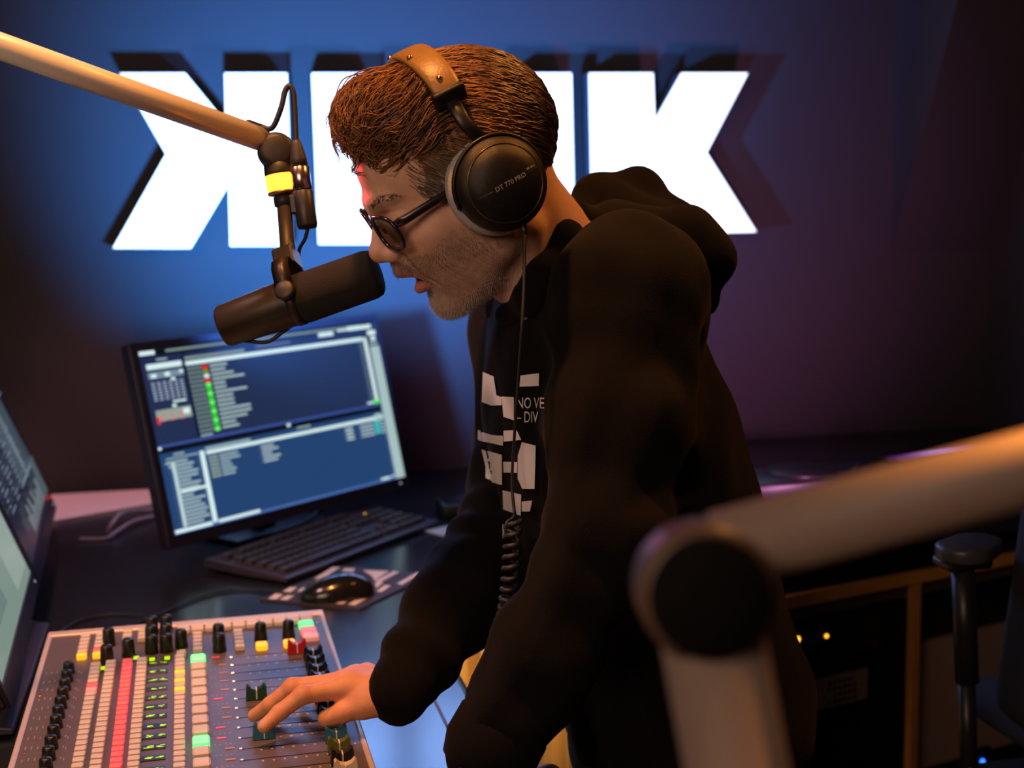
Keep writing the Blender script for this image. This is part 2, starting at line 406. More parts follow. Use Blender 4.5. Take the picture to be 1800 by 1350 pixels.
sm = MB(); sm.box(RM(0.2875, 1.40, DESK_Z + 0.0006), (0.0035, 1.1, 0.0012), AX3); sm.build('inlay_line', mat('inlay_rust', (0.30, 0.08, 0.03), 0.5), desk)['label'] = 'thin rust brown inlay along the desk edge'
pts = [RM(a + 0.0, b, DESK_Z - 0.018) for a, b in inner]
MB().tube(pts, 0.0165, 8).build('edge_band', M_black, desk)
for a, b in ((-1.9, 1.0), (-1.9, 3.1), (AE - 0.12, 0.95), (0.70, 3.0), (-0.8, 3.1)):
    MB().box(RM(a, b, (DESK_Z - 0.035) / 2), (0.07, 0.07, DESK_Z - 0.035), AX3, bevel=0.004).build('leg', M_black, desk)
# pale ledge where desk and wall meet
q = [onz(95, 915, .951), onz(330, 874, .951), onz(330, 856, .951), onz(-30, 876, .951), onz(-30, 936, .951)]
mb = MB(); n = len(q); mb.prism([(p @ ex, min(p @ ey, WALL_B - 0.006)) for p in q], RM(0, 0, 0), ex, ey, ez, DESK_Z, 0.951)
tag(mb.build('ledge_board', mat('pale_board', (0.80, 0.62, 0.60), 0.6, noise=0.06, nscale=20), off=(0, 0, 0)), 'pale pink lit board lying along the dark wall behind the monitors', 'board')

# yellow pleated curtain under the far part of the desk
mb = MB(); NP = 120; v = []; f = []
for i in range(NP + 1):
    a = 0.10 + 0.60 * i / NP; b = 2.55 + 0.018 * math.sin(i * 0.75) + 0.006 * math.sin(i * 1.9)
    for z in (0.03, 0.45, 0.90): v.append(RM(a, b, z))
for i in range(NP):
    for j in range(2): f.append((i * 3 + j, (i + 1) * 3 + j, (i + 1) * 3 + j + 1, i * 3 + j + 1))
mb.add(v, f, None, True)
cu = mb.build('curtain', mat('curtain_cloth', (0.75, 0.50, 0.20), 0.85, noise=0.1, nscale=30), off=RM(0.6, 2.55, 0.03), recalc=False)
so = cu.modifiers.new('thickness', 'SOLIDIFY'); so.thickness = 0.004
tag(cu, 'yellow pleated curtain hanging below the desk behind the man', 'curtain')

# ================================================================== displays
M_scr = attr_emit('screen_light', 1.0)
M_bez = mat('monitor_bezel', (0.030, 0.020, 0.034), 0.40)
def cl(r, g, b, s=1.0):
    t = lambda c: ((c / 255 + 0.055) / 1.055) ** 2.4 if c > 10 else c / 3295
    return (t(r) * s, t(g) * s, t(b) * s)
def display(t, o, dx, dy, dn, W, H, rects):
    """o: top-left corner of the lit area; dx to the right, dy down, dn outwards"""
    mb = MB()
    for i, (u0, v0, u1, v1, c) in enumerate(rects):
        e = dn * (0.0002 + 0.00002 * i)
        mb.quad(o + dx * W * u0 + dy * H * v1 + e, o + dx * W * u1 + dy * H * v1 + e, o + dx * W * u1 + dy * H * v0 + e, o + dx * W * u0 + dy * H * v0 + e, c)
    return mb.build('screen', M_scr, t, recalc=False)
WHT = cl(215, 240, 240, 1.0); GRY = cl(150, 175, 180); MID = cl(90, 110, 125); NAVY = cl(33, 46, 80); NAV2 = cl(34, 66, 112); DRK = cl(10, 14, 26); BLU = cl(55, 80, 150)
def main_rects():
    R = [(0, 0, 1, 1, NAVY), (0, .55, 1, 1, NAV2), (0, 0, 1, .045, DRK), (0, .045, .95, .08, cl(30, 40, 80))]
    R += [(.0, .012, .06, .035, WHT), (.1, .016, .93, .03, cl(120, 140, 140)), (.73, .035, .80, .06, WHT), (.82, .03, .88, .042, WHT), (.87, .02, .985, .045, WHT), (.45, .06, .60, .072, MID)]
    R += [(.02, .085, .15, .115, WHT), (.06, .06, .10, .07, GRY), (.02, .13, .15, .165, cl(120, 140, 160)), (.03, .14, .05, .16, WHT), (.08, .138, .10, .16, WHT), (.135, .135, .15, .15, WHT), (.10, .17, .115, .185, WHT)]
    for j in range(7):
        for i in range(6): R.append((.025 + i * .021, .185 + j * .015, .038 + i * .021, .194 + j * .015, cl(150, 165, 185)))
    R += [(.09, .295, .14, .305, WHT), (.085, .315, .1, .33, WHT), (.02, .335, .15, .395, cl(150, 160, 150)), (.02, .37, .03, .41, cl(240, 50, 40)), (.04, .36, .045, .40, cl(235, 90, 90)), (.075, .36, .08, .40, cl(235, 90, 90)), (.11, .36, .115, .40, cl(235, 90, 90)), (.12, .345, .145, .375, WHT)]
    R += [(.16, .07, .40, .085, cl(130, 150, 150)), (.16, .095, .93, .118, WHT), (.155, .045, .162, .52, DRK)]
    rr = random.Random(3)
    for j in range(15):
        v = .13 + j * .0248
        for i in range(4): R.append((.165 + i * .014, v, .176 + i * .014, v + .015, cl(115, 135, 130)))
        R.append((.223, v, .242, v + .021, cl(240, 40, 30) if j in (0, 3) else cl(120, 150, 30) if j == 1 else WHT if j == 2 else cl(40, 215, 25) if j % 2 else cl(120, 255, 110)))
        L = .30 + rr.choice((0, 0, .01, .02, .02, .04, .06, .08)); R.append((.252, v + .002, L, v + .014, cl(165, 190, 190)))
    R += [(.165, .505, .21, .515, GRY)]
    for j in range(15): R.append((.905, .13 + j * .0248, .925, .143 + j * .0248, MID))
    R += [(.93, .10, .945, .50, WHT), (.95, .05, 1, .17, DRK), (.955, .06, .995, .09, WHT), (.965, .10, .99, .125, WHT), (.955, .135, .995, .15, GRY), (.955, .16, 1, 1, cl(165, 190, 190)), (.89, .50, .92, .512, WHT), (.918, .495, .95, .515, cl(80, 240, 60))]
    R += [(0, .52, .95, .535, BLU), (0, .535, .95, .565, DRK), (.0, .53, .012, .545, WHT), (.51, .535, .525, .552, WHT), (.55, .565, .61, .575, GRY), (.17, .575, .35, .59, GRY), (.17, .595, .95, .615, WHT), (.91, .58, .945, .62, cl(170, 200, 195))]
    R += [(.05, .575, .09, .585, GRY), (.02, .595, .14, .603, GRY)]
    for j in range(17):
        v = .615 + j * .021; x0 = .015 + min(j, 3) * .009; R.append((x0, v, x0 + .05 + rr.random() * .05, v + .011, cl(165, 190, 195)))
    R += [(.035, .62, .047, .97, cl(190, 215, 220)), (.145, .59, .162, .985, WHT), (.05, .775, .16, .79, WHT)]
    for j in range(6):
        v = .63 + j * .021
        for i in range(3): R.append((.175 + i * .012, v, .184 + i * .012, v + .011, cl(170, 190, 170)))
        R.append((.215, v, .25 + rr.random() * .05, v + .011, cl(155, 180, 185)))
        if j < 5: R.append((.385, v, .42 + rr.random() * .04, v + .011, cl(170, 190, 195)))
        if j < 4: R += [(.76, v + .0, .795, v + .011, cl(185, 205, 205)), (.83, v, .895, v + .011, cl(165, 185, 190))]
        if j < 4: R.append((.90, v - .01, .925, v + .009, cl(60, 190, 190))); R.append((.93, v, .945, v + .010, cl(185, 205, 205)))
    R += [(0, .985, .95, 1, cl(70, 105, 170)), (.0, .975, .14, .995, WHT), (.165, .975, .33, .992, WHT), (.88, .975, .925, .988, WHT), (.935, .972, .945, .985, WHT)]
    return R
def monitor(name, label, c, yaw, tilt, W, H, rects, foot_back=0.05, bez_w=0.012, chin=0.022, group=None):
    """c: centre of the front; the front looks to (sin yaw, -cos yaw) and leans back by tilt"""
    r = np.array([math.cos(yaw), math.sin(yaw), 0]); n0 = np.array([math.sin(yaw), -math.cos(yaw), 0])
    u = ez * math.cos(tilt) - n0 * math.sin(tilt); n = n0 * math.cos(tilt) + ez * math.sin(tilt)
    c = np.asarray(c, float); foot = c - n0 * 0.10; t = thing(name, label, 'monitor', (foot[0], foot[1], DESK_Z), group)
    ax = (r, u, n)
    MB().box(c - n * 0.017, (W, H, 0.030), ax, bevel=0.004).build('back_shell', M_bez, t)
    fr = MB(); iw, ih = W - 2 * bez_w, H - bez_w - chin; cy = (chin - bez_w) / 2
    fr.box(c + u * (H / 2 - bez_w / 2), (W, bez_w, 0.006), ax); fr.box(c - u * (H / 2 - chin / 2), (W, chin, 0.006), ax)
    for s in (-1, 1): fr.box(c + r * s * (W / 2 - bez_w / 2), (bez_w, H, 0.0058), ax)
    b = fr.build('bezel', M_bez, t)
    MB().ell(c + r * (W / 2 - 0.028) - u * (H / 2 - chin * 0.5) + n * 0.003, (0.0025, 0.0025, 0.001), ax, 8).build('power_light', emat('soft_white_led', (0.6, 0.7, 1.0), 0.6), b)
    o = c - r * iw / 2 + u * (ih / 2 + cy)
    display(t, o, r, -u, n, iw, ih, rects)
    # neck and foot
    h0 = c - n * 0.032 - u * H * 0.12
    nb = np.array([h0[0], h0[1], DESK_Z]) - n0 * foot_back
    MB().tube([h0, h0 - n0 * (foot_back - 0.015), nb + ez * 0.05, nb + ez * 0.008], [0.022, 0.022, 0.024, 0.03], 12).build('neck', M_black, t)
    MB().box(nb - n0 * 0.01 + ez * 0.0055, (0.24, 0.15, 0.011), (r, n0, ez), bevel=0.005, seg=2).build('foot', M_black, t)
    return t
monitor('computer_monitor', 'dark framed monitor showing playlists, standing behind the black keyboard', (-0.438, 2.670, 1.1608), 0.912, 0.229, 0.62, 0.62 * 9 / 16 * 1.04, main_rects())
def side_rects(green):
    rr = random.Random(5 + green)
    if green:
        R = [(0, 0, 1, 1, cl(120, 140, 130)), (0, .0, 1, .08, cl(60, 75, 80)), (.1, .15, .9, .3, cl(150, 170, 155)), (.62, .45, .98, .62, cl(160, 178, 168)), (.7, .62, .99, .95, cl(140, 158, 150)), (.05, .4, .5, .9, cl(105, 122, 118))]
        return R
    R = [(0, 0, 1, 1, cl(24, 30, 48)), (0, 0, 1, .25, cl(30, 40, 80))]
    for j in range(26):
        for i in range(9): R.append((.52 + i * .05, .32 + j * .0155, .56 + i * .05, .328 + j * .0155, cl(80, 95, 105)))
    R += [(.5, .30, .99, .31, cl(110, 130, 140)), (.70, .30, .712, .76, cl(160, 180, 190)), (.5, .73, .99, .745, cl(120, 140, 150)), (.86, .72, .98, .95, cl(75, 90, 95)), (.88, .955, .93, .985, cl(200, 40, 40))]
    for j in range(14):
        for i in range(4): R.append((.06 + i * .19, .34 + j * .03, .06 + i * .19 + .04 + rr.random() * .1, .35 + j * .03, cl(110, 125, 140)))
    for i in range(12): R.append((.3 + i * .045, .80 + rr.random() * .08, .315 + i * .045, .94, cl(150, 165, 165)))
    return R
# two touch screens that lean back, side by side at the console's far side
far_c = onz(97, 893, 0.985); near_c = onz(58, 1064, 0.985)
dirn = unit(near_c - far_c); dirn[2] = 0; dirn = unit(dirn)          # from the far corner towards the camera
yawL = math.atan2(-dirn[1], -dirn[0]); WL = 0.56; HL = 0.36; tl = math.radians(21)
def left_monitor(far, rects, label):
    rr_ = -dirn; n0 = np.array([math.sin(yawL), -math.cos(yawL), 0]); u = ez * math.cos(tl) - n0 * math.sin(tl)
    c = far + dirn * WL / 2 + u * HL / 2
    return monitor('touch_monitor', label, c, yawL, tl, WL, HL, rects, foot_back=0.12, bez_w=0.010, chin=0.026, group='leaning touch monitors')
left_monitor(far_c, side_rects(0), 'leaning touch monitor with a dark list display next to the pale ledge board')
left_monitor(far_c + dirn * (WL + 0.008), side_rects(1), 'leaning touch monitor with a pale green display beside the mixing console')

# ================================================================== keyboards
M_kb = mat('keyboard_case', (0.060, 0.044, 0.068), 0.33, noise=0.08, nscale=100)
M_key = mat('keyboard_key', (0.070, 0.050, 0.046), 0.45)
def frustum_mesh(name, w, d, h, taper, m, bev=0.0):
    mb = MB(); v = []
    for z, s in ((0, 1.0), (h, taper)):
        for sx, sy in ((-1, -1), (1, -1), (1, 1), (-1, 1)): v.append((sx * w / 2 * s, sy * d / 2 * s, z))
    mb.add(v, [(3, 2, 1, 0), (4, 5, 6, 7), (0, 1, 5, 4), (1, 2, 6, 5), (2, 3, 7, 6), (3, 0, 4, 7)])
    me = mb.mesh(name); me.materials.append(m); return me
def keyboard(name, label, corner, dx, dd, L, D, rows=True, h=0.020):
    """corner: front-left corner on the desk; dx along the front edge, dd towards the back"""
    c0 = np.asarray(corner, float); rz = math.atan2(dx[1], dx[0])
    mid = c0 + dx * L / 2 + dd * D / 2
    t = thing(name, label, 'keyboard', (mid[0], mid[1], DESK_Z))
    mb = MB(); v = []                                               # wedge body, higher at the back
    pro = [(0, 0.004), (0, h * 0.62), (D * 0.97, h * 1.25), (D, h * 1.1), (D, 0.008), (D * .5, 0.004)]
    bm = MB(); n = len(pro)
    v = [c0 + dd * y + ez * z for y, z in pro] + [c0 + dx * L + dd * y + ez * z for y, z in pro]
    bm.add(v, [tuple(range(n)), tuple(range(n, 2 * n))] + [(i, (i + 1) % n, n + (i + 1) % n, n + i) for i in range(n)])
    body = bm.build('body', M_kb, t)
    bv = body.modifiers.new('bevel', 'BEVEL'); bv.width = 0.0025; bv.segments = 2
    for s in (0.06, 0.94):
        MB().box(c0 + dx * L * s + dd * D * 0.9 + ez * 0.004, (0.03, 0.012, 0.008), (dx, dd, ez)).build('foot', M_black, t)
        MB().box(c0 + dx * L * s + dd * D * 0.12 + ez * 0.002, (0.03, 0.012, 0.004), (dx, dd, ez)).build('foot', M_black, t)
    sl = math.atan2(h * 0.63, D * 0.97); top = lambda y: h * 0.62 + y / (D * 0.97) * h * 0.63
    U = (L - 0.034) / 22.6; k1 = frustum_mesh('key', U * 0.9, U * 0.9, 0.0075, 0.78, M_key); cache = {1.0: k1}
    rot = Matrix.Rotation(rz, 4, 'Z') @ Matrix.Rotation(sl, 4, 'X')
    def key(x, y, w=1.0):
        if w not in cache: cache[w] = frustum_mesh('key', U * (w - 0.1), U * 0.9, 0.0075, 0.86 if w < 3 else 0.96, M_key)
        p = c0 + dx * (0.017 + x * U + w * U / 2) + dd * y + ez * (top(y) + 0.0001)
        link_copy(cache[w], 'key', t, p, rot=rot.to_euler())
    lay = [[(0, 1.25), (1.25, 1.25), (2.5, 1.25), (3.75, 6.25), (10, 1.25), (11.25, 1.25), (12.5, 1.25), (13.75, 1.25)],
           [(0, 2.25)] + [(2.25 + i, 1) for i in range(10)] + [(12.25, 2.75)],
           [(0, 1.75)] + [(1.75 + i, 1) for i in range(11)] + [(12.75, 2.25)],
           [(0, 1.5)] + [(1.5 + i, 1) for i in range(12)] + [(13.5, 1.5)],
           [(i, 1) for i in range(13)] + [(13, 2)],
           [(0, 1)] + [(2 + i, 1) for i in range(4)] + [(6.5 + i, 1) for i in range(4)] + [(11 + i, 1) for i in range(4)]]
    ys = [0.026 + i * (D - 0.05) / 5.6 + (0.006 if i == 5 else 0) for i in range(6)]
    for j, row in enumerate(lay):
        for x, w in row: key(x, ys[j], w)
        if j in (0, 3, 4): [key(15.4 + i, ys[j]) for i in range(3)]
        if j == 1: key(16.4, ys[j])
        if j == 5: [key(15.4 + i, ys[j]) for i in range(3)]
        if j < 5: [key(18.6 + i, ys[j]) for i in range(4)]
    return t, c0, dx, dd, top
kfl = onz(503, 1019, DESK_Z + .010); kfr = onz(772, 916, DESK_Z + .010); kfl[2] = kfr[2] = DESK_Z
kdx = unit(kfr - kfl); kdd = np.array([-kdx[1], kdx[0], 0])
kt, c0, dx_, dd_, top_ = keyboard('computer_keyboard', 'black keyboard with a lit amber light, angled in front of the monitor', kfl, kdx, kdd, 0.465, 0.185)
MB().ell(onz(641, 904, DESK_Z + 0.026), (0.0042, 0.0042, 0.002), None, 10).build('indicator_light', emat('amber_led', (1.0, 0.55, 0.0), 3.0), kt)['label'] = 'glowing amber indicator light'
# second keyboard, end-on between touch monitor and console
p0 = onz(80, 1106, DESK_Z + .018); p1 = onz(26, 1262, DESK_Z + .018); p0[2] = p1[2] = DESK_Z
d2 = unit(p0 - p1); keyboard('computer_keyboard', 'slim dark keyboard wedged between the touch monitor and the mixing console', p1 - d2 * 0.02, d2, np.array([-d2[1], d2[0], 0]), 0.44, 0.10)

# ================================================================== mouse and mouse pad
pc = [onz(*p, DESK_Z + 0.003) for p in ((457, 1053), (632, 1070), (756, 1010), (602, 995))]
po = pc[0]; pe1 = pc[1] - po; pe2 = pc[3] - po
padx = unit(pe1); pady = unit(np.cross(ez, padx)); PW, PH = 0.185, np.linalg.norm(pe2)
pm = (pc[0] + pc[2]) / 2
pad = thing('mouse_pad', 'dark mouse pad printed with pink white blocks, under the mouse', 'mouse pad', (pm[0], pm[1], DESK_Z))
MB().prism([((p - pm) @ ex, (p - pm) @ ey) for p in (pc[0], pc[1], pc[2], pc[3])], (pm[0], pm[1], DESK_Z), ex, ey, ez, 0.0, 0.003).build('pad', mat('pad_cloth', (0.045, 0.035, 0.05), 0.7, noise=0.1, nscale=200), pad)
M_print = mat('pad_print', (0.92, 0.80, 0.77), 0.6)
def padquad(pl):
    MB().add([onz(x, y, DESK_Z + 0.0034) for x, y in pl], [tuple(range(len(pl)))]).build('printed_block', M_print, pad)
Z1 = lambda x, y: (360 + x * 480 / 1800, 860 + y * 230 / 862)
for pl in ([(720, 588), (840, 512), (895, 512), (775, 592)], [(1040, 532), (1215, 538), (1120, 600), (1100, 570)], [(1120, 605), (1245, 538), (1283, 545), (1150, 615)], [(1265, 622), (1395, 548), (1428, 552), (1300, 628)], [(1120, 615), (1180, 612), (1130, 650)], [(1130, 672), (1185, 632), (1228, 634), (1165, 676)], [(508, 678), (560, 645), (610, 645), (555, 685)], [(610, 668), (650, 645), (665, 650), (630, 675)], [(418, 722), (465, 686), (520, 690), (470, 725)], [(492, 726), (570, 680), (625, 684), (540, 730)], [(640, 738), (680, 712), (715, 712), (680, 742)], [(716, 745), (735, 722), (835, 722), (815, 748)], [(866, 753), (930, 714), (975, 716), (910, 756)], [(942, 758), (1020, 712), (1080, 710), (990, 764)], [(900, 540), (925, 518), (990, 522), (980, 545)]):
    padquad([Z1(*p) for p in pl])
mc = onz(592, 1040, DESK_Z + 0.012); md = unit(onz(545, 1043, .95) - onz(655, 1033, .95)); md[2] = 0; md = unit(md); ms = np.cross(ez, md)
mo = thing('computer_mouse', 'glossy black computer mouse on the printed pad', 'mouse', (mc[0], mc[1], DESK_Z + 0.0034))
fm = Field((-0.07, -0.045, -0.002), (0.07, 0.045, 0.05), 0.0016)
fm.ell((-0.012, 0, 0.004), (0.050, 0.032, 0.034), 0.01); fm.ell((0.022, 0, 0.002), (0.038, 0.029, 0.024), 0.02)
fm.f = np.maximum(fm.f, -(fm.ax[2][None, None, :] - 0.0002).astype(np.float32) * np.ones_like(fm.f))
for yy in (0.0,): fm.cone((0.012, yy, 0.034), (0.062, yy, 0.018), 0.0012, 0.0012, 0.002, op='sub')
V, Q = fm.surface(); mbase = np.array([mc[0], mc[1], DESK_Z + 0.0036]); V = mbase + V[:, :1] * md + V[:, 1:2] * ms + V[:, 2:] * ez
np_object('shell', V, Q, mat('gloss_black', (0.012, 0.011, 0.012), 0.18, coat=0.3), mo)
MB().lathe(mbase + md * 0.036 + ez * 0.020 - ms * 0.003, ms, [(0, 0.006), (0.0005, 0.0075), (0.0055, 0.0075), (0.006, 0.006)], 16).build('scroll_wheel', M_black, mo)
M_cable = mat('cable_rubber', (0.02, 0.018, 0.018), 0.5)
def cable(name, label, pts, r, m=None, n=8):
    mid = np.mean(pts, 0)
    return tag(MB().tube(bez(pts, n), r, 8).build(name, m or M_cable, off=mid), label, 'cable')
z_ = DESK_Z + 0.003
cable('mouse_cable', 'thin dark mouse cable looping over the desk behind the console', [onz(534, 1046, z_ + .008), onz(480, 1040, z_ + .001), onz(420, 1036, z_), onz(360, 1048, z_), onz(290, 1075, z_), onz(225, 1100, z_), onz(180, 1108, z_)], 0.0020)
cable('desk_cable', 'thin cable curving past the mixing console corner to the touch monitor', [onz(250, 1082, z_), onz(200, 1080, z_), onz(150, 1088, z_), onz(110, 1108, z_), onz(92, 1140, z_)], 0.0018)
M_pal = mat('cable_grey', (0.30, 0.24, 0.26), 0.45)
cable('network_cable', 'grey cable arching over the desk towards the ledge board', [onz(300, 898, z_), onz(250, 898, z_ + .012), onz(215, 903, z_ + .025), onz(198, 920, z_ + .015), onz(190, 935, z_)], 0.004, M_pal)
cable('network_cable', 'grey cable with an orange glint lying flat beside the playlist monitor', [onz(300, 903, z_), onz(240, 915, z_ + .006), onz(205, 935, z_ + .004), onz(185, 947, z_), onz(140, 948, z_)], 0.004, M_pal)
cable('monitor_cable', 'black cable hanging behind the playlist monitor above the keyboard', [P(575, 880, 2.80), P(555, 905, 2.78), onz(520, 925, z_ + .01), onz(470, 938, z_), onz(440, 935, z_)], 0.004)
# small black box with a pale card at the keyboard's end, half behind the man's sleeve
bx = onz(822, 893, DESK_Z + 0.01)
t = thing('desk_box', "low black box beside the keyboard's end, half hidden by the sleeve", 'box', (bx[0], bx[1], DESK_Z))
MB().box((bx[0], bx[1], DESK_Z + 0.014), (0.12, 0.09, 0.028), AX3, bevel=0.006, seg=2).build('housing', M_black, t)
MB().box((bx[0], bx[1], DESK_Z + 0.0285), (0.10, 0.07, 0.003), AX3, bevel=0.001).build('top_plate', mat('gloss_black'), t)
q = onz(792, 931, DESK_Z + 0.001)
tag(MB().box((0, 0, 0), (0.085, 0.055, 0.0016), (unit(ex + 0.5 * ey), unit(ey - 0.5 * ex), ez), bevel=0.0004).build('paper_card', mat('paper', (0.8, 0.76, 0.72), 0.7)), 'small pale card lying between the keyboard and the sleeve', 'card').location = Vector((q[0], q[1], DESK_Z + 0.001))
# ================================================================== mixing console
MZ = 1.0
def mx(u, v, z=MZ): return RM(-0.20696 + u, 1.97953 - v, z)
MW, ML = 0.375, 0.68
con = thing('mixing_console', 'broadcast mixing console with lit buttons and faders on the desk', 'mixing console', mx(MW / 2, ML / 2, DESK_Z))
M_panel = mat('console_panel', (0.135, 0.105, 0.10), 0.45, metal=0.08, noise=0.10, nscale=60)
M_trim = mat('console_trim', (0.72, 0.58, 0.55), 0.4, metal=0.2)
M_wbtn = mat('white_button', (0.74, 0.64, 0.62), 0.42)
M_knob = mat('knob_black', (0.010, 0.009, 0.009), 0.35)
M_red = mat('red_lit_button', (0.8, 0.12, 0.12), 0.4, emit=(1.0, 0.05, 0.08), estr=0.80)
M_red2 = mat('red_dim_button', (0.8, 0.2, 0.18), 0.4, emit=(1.0, 0.05, 0.08), estr=0.28)
M_pink = mat('pink_lit_button', (0.85, 0.4, 0.42), 0.4, emit=(1.0, 0.18, 0.25), estr=0.45)
M_amb = mat('amber_lit_button', (0.8, 0.45, 0.05), 0.4, emit=(1.0, 0.42, 0.01), estr=1.1)
M_grn = mat('green_lit_button', (0.3, 0.9, 0.4), 0.4, emit=(0.06, 1.0, 0.20), estr=1.5)
M_yg = emat('yellow_green_segment', (0.45, 0.75, 0.0), 1.1)
MB().box(mx(MW / 2, ML / 2, (DESK_Z + MZ - 0.002) / 2), (MW - 0.002, ML - 0.002, MZ - DESK_Z - 0.002), AX3).build('housing', M_black2, con)
MB().box(mx(MW / 2, ML / 2 + 0.004, MZ - 0.0025), (MW - 0.012, ML - 0.022, 0.005), AX3).build('panel', M_panel, con)
for nm, c, s in (('trim_rail', mx(MW / 2, 0.008, MZ - 0.002), (MW, 0.019, 0.010)), ('trim_rail', mx(0.003, ML / 2, MZ - 0.002), (0.0065, ML, 0.009)), ('trim_rail', mx(MW - 0.003, ML / 2, MZ - 0.002), (0.0065, ML, 0.009)), ('trim_rail', mx(MW / 2, ML - 0.004, MZ - 0.002), (MW, 0.008, 0.010))):
    MB().box(c, s, AX3, bevel=0.0015).build(nm, M_trim, con)
NC = 15; VP = lambda i: 0.168 + 0.0313 * i
# printed marks
pr = MB()
def mark(u, v, w, d, c): pr.quad(mx(u - w / 2, v + d / 2, MZ + .0003), mx(u + w / 2, v + d / 2, MZ + .0003), mx(u + w / 2, v - d / 2, MZ + .0003), mx(u - w / 2, v - d / 2, MZ + .0003), c)
PW_ = (0.55, 0.45, 0.42)
rr = random.Random(4)
for i in range(NC):
    v = VP(i)
    mark(MW / 2, v + 0.0155, MW - 0.03, 0.0005, (0.26, 0.20, 0.19))
    for j in range(8): mark(0.262 + j * 0.0115, v + 0.0075, 0.0022 if j != 3 else 0.0035, 0.0042, PW_)
    for j in range(4): mark(0.214 + j * 0.0055, v + 0.012, 0.0014, 0.0035, (0.4, 0.33, 0.31))
    for j in range(3): mark(0.012 + j * 0.0065, v + rr.uniform(-.003, .003), 0.0012, 0.006 + rr.random() * 0.006, (0.42, 0.36, 0.37))
    for j in range(2): mark(0.052 + j * 0.003, v + 0.004 + j * 0.005, 0.0012, 0.006, (0.45, 0.36, 0.33))
pr.build('panel_print', mat('panel_ink', rough=0.5, attr='Col'), con, recalc=False)
# meshes shared by alike pieces
def bevbox(name, w, d, h, m, bev=0.0012):
    mb = MB(); mb.box((0, 0, h / 2), (w, d, h), None, bevel=bev); me = mb.mesh(name); me.materials.append(m); return me
me_sb = bevbox('button', 0.0125, 0.0098, 0.0078, M_wbtn)
me_bb = bevbox('start_button', 0.0185, 0.0205, 0.0105, M_wbtn, 0.002)
me_wide = bevbox('button', 0.0172, 0.013, 0.007, M_wbtn)
kb = MB(); kb.lathe((0, 0, 0), ez, [(0, 0.0072), (0.002, 0.0075), (0.013, 0.0066), (0.015, 0.0055)], 16); me_kn = kb.mesh('knob'); me_kn.materials.append(M_knob)
kb = MB(); kb.lathe((0, 0, 0), ez, [(0, 0.0085), (0.002, 0.0088), (0.022, 0.0076), (0.0245, 0.006)], 16); me_tk = kb.mesh('knob'); me_tk.materials.append(M_knob)
def put(me, name, u, v, z=MZ, m=None): return link_copy(me, name, con, mx(u, v, z), TH, m)
for i in range(NC): put(me_kn, 'knob', 0.040, VP(i) + 0.006)
for ci, u in enumerate((0.072, 0.0905, 0.111, 0.129, 0.176)):
    for j in range(2 * NC):
        v = 0.162 + j * 0.01565 + (0.004 if ci == 0 else 0); m = None
        if ci == 2: m = M_red if j % 2 == 1 else M_red2
        if ci == 0 and j == 5: m = M_red
        if ci == 0 and j == 6: m = M_pink
        if ci == 4 and j in (4, 6, 8): m = M_amb
        put(me_sb, 'button', u, v, m=m)
for i in range(NC): put(me_bb, 'start_button', 0.199, VP(i) + 0.014, m=M_grn if i in (0, 9) else None)
# channel displays
me_dw = bevbox('display_window', 0.027, 0.0125, 0.0012, M_knob, 0.0003)
for i in range(NC):
    d = put(me_dw, 'display_window', 0.148, VP(i) + 0.001)
    sg = MB(); z = MZ + 0.0014
    for cx_, n in ((0.1435, 4), (0.1555, 3)):
        for k in range(n):
            uu = cx_ + rr.uniform(-.0028, .0028); vv = VP(i) + 0.001 + rr.uniform(-.003, .003); w = rr.uniform(.001, .0035)
            sg.quad(mx(uu - w, vv + .0011, z), mx(uu + w, vv + .0011, z), mx(uu + w, vv - .0011, z), mx(uu - w, vv - .0011, z))
    o = sg.mesh('digits', mx(0.148, VP(i) + 0.001), recalc=False); o.materials.append(M_yg if i > 3 or True else M_yg)
    q = bpy.data.objects.new('digits', o); COL.objects.link(q); q.parent = d; q.rotation_euler = (0, 0, -TH)
# fader slots, slot lights, status dashes
me_sl = bevbox('fader_slot', 0.116, 0.0016, 0.0006, M_knob, 0.0002)
me_dot = bevbox('slot_screw', 0.004, 0.0045, 0.0012, mat('screw_chrome', (0.75, 0.62, 0.5), 0.25, metal=1.0), 0.0008)
for i in range(NC):
    put(me_sl, 'fader_slot', 0.300, VP(i)); put(me_dot, 'slot_screw', 0.2405, VP(i))
me_da = bevbox('status_light', 0.0105, 0.0035, 0.0008, emat('red_dash', (1.0, 0.03, 0.08), 0.7), 0.0002); m_or = mat('orange_dash', (0.45, 0.20, 0.06), 0.4, emit=(0.8, 0.3, 0.05), estr=0.12)
for i in range(NC):
    if i in (0, 5, 8, 9, 12): put(me_da, 'status_light', 0.221, VP(i) - 0.006)
    else: put(me_da, 'status_light', 0.229, VP(i) - 0.005, m=m_or)
# fader caps: saddle shape with a pale line
pro = [(-.0125, 0), (.0125, 0), (.0115, .016), (.0095, .0175), (.006, .0138), (0, .0118), (-.006, .0138), (-.0095, .0175), (-.0115, .016)]
def cap_mesh(m):
    mb = MB(); n = len(pro)
    v = [(x, s * 0.0062 * (1 if z < 0.005 else 0.78), z) for s in (-1, 1) for x, z in pro]
    mb.add(v, [tuple(range(n)), tuple(range(2 * n - 1, n - 1, -1))] + [(i, n + i, n + (i + 1) % n, (i + 1) % n) for i in range(n)])
    me = mb.mesh('fader_cap'); me.materials.append(m); return me
lm = MB(); lm.box((0, -0.0056, 0.0062), (0.0014, 0.0016, 0.0112)); lm.box((0, 0, 0.0119), (0.0014, 0.0098, 0.0008)); me_ln = lm.mesh('pointer_line'); me_ln.materials.append(mat('cap_line', (0.8, 0.72, 0.6), 0.5))
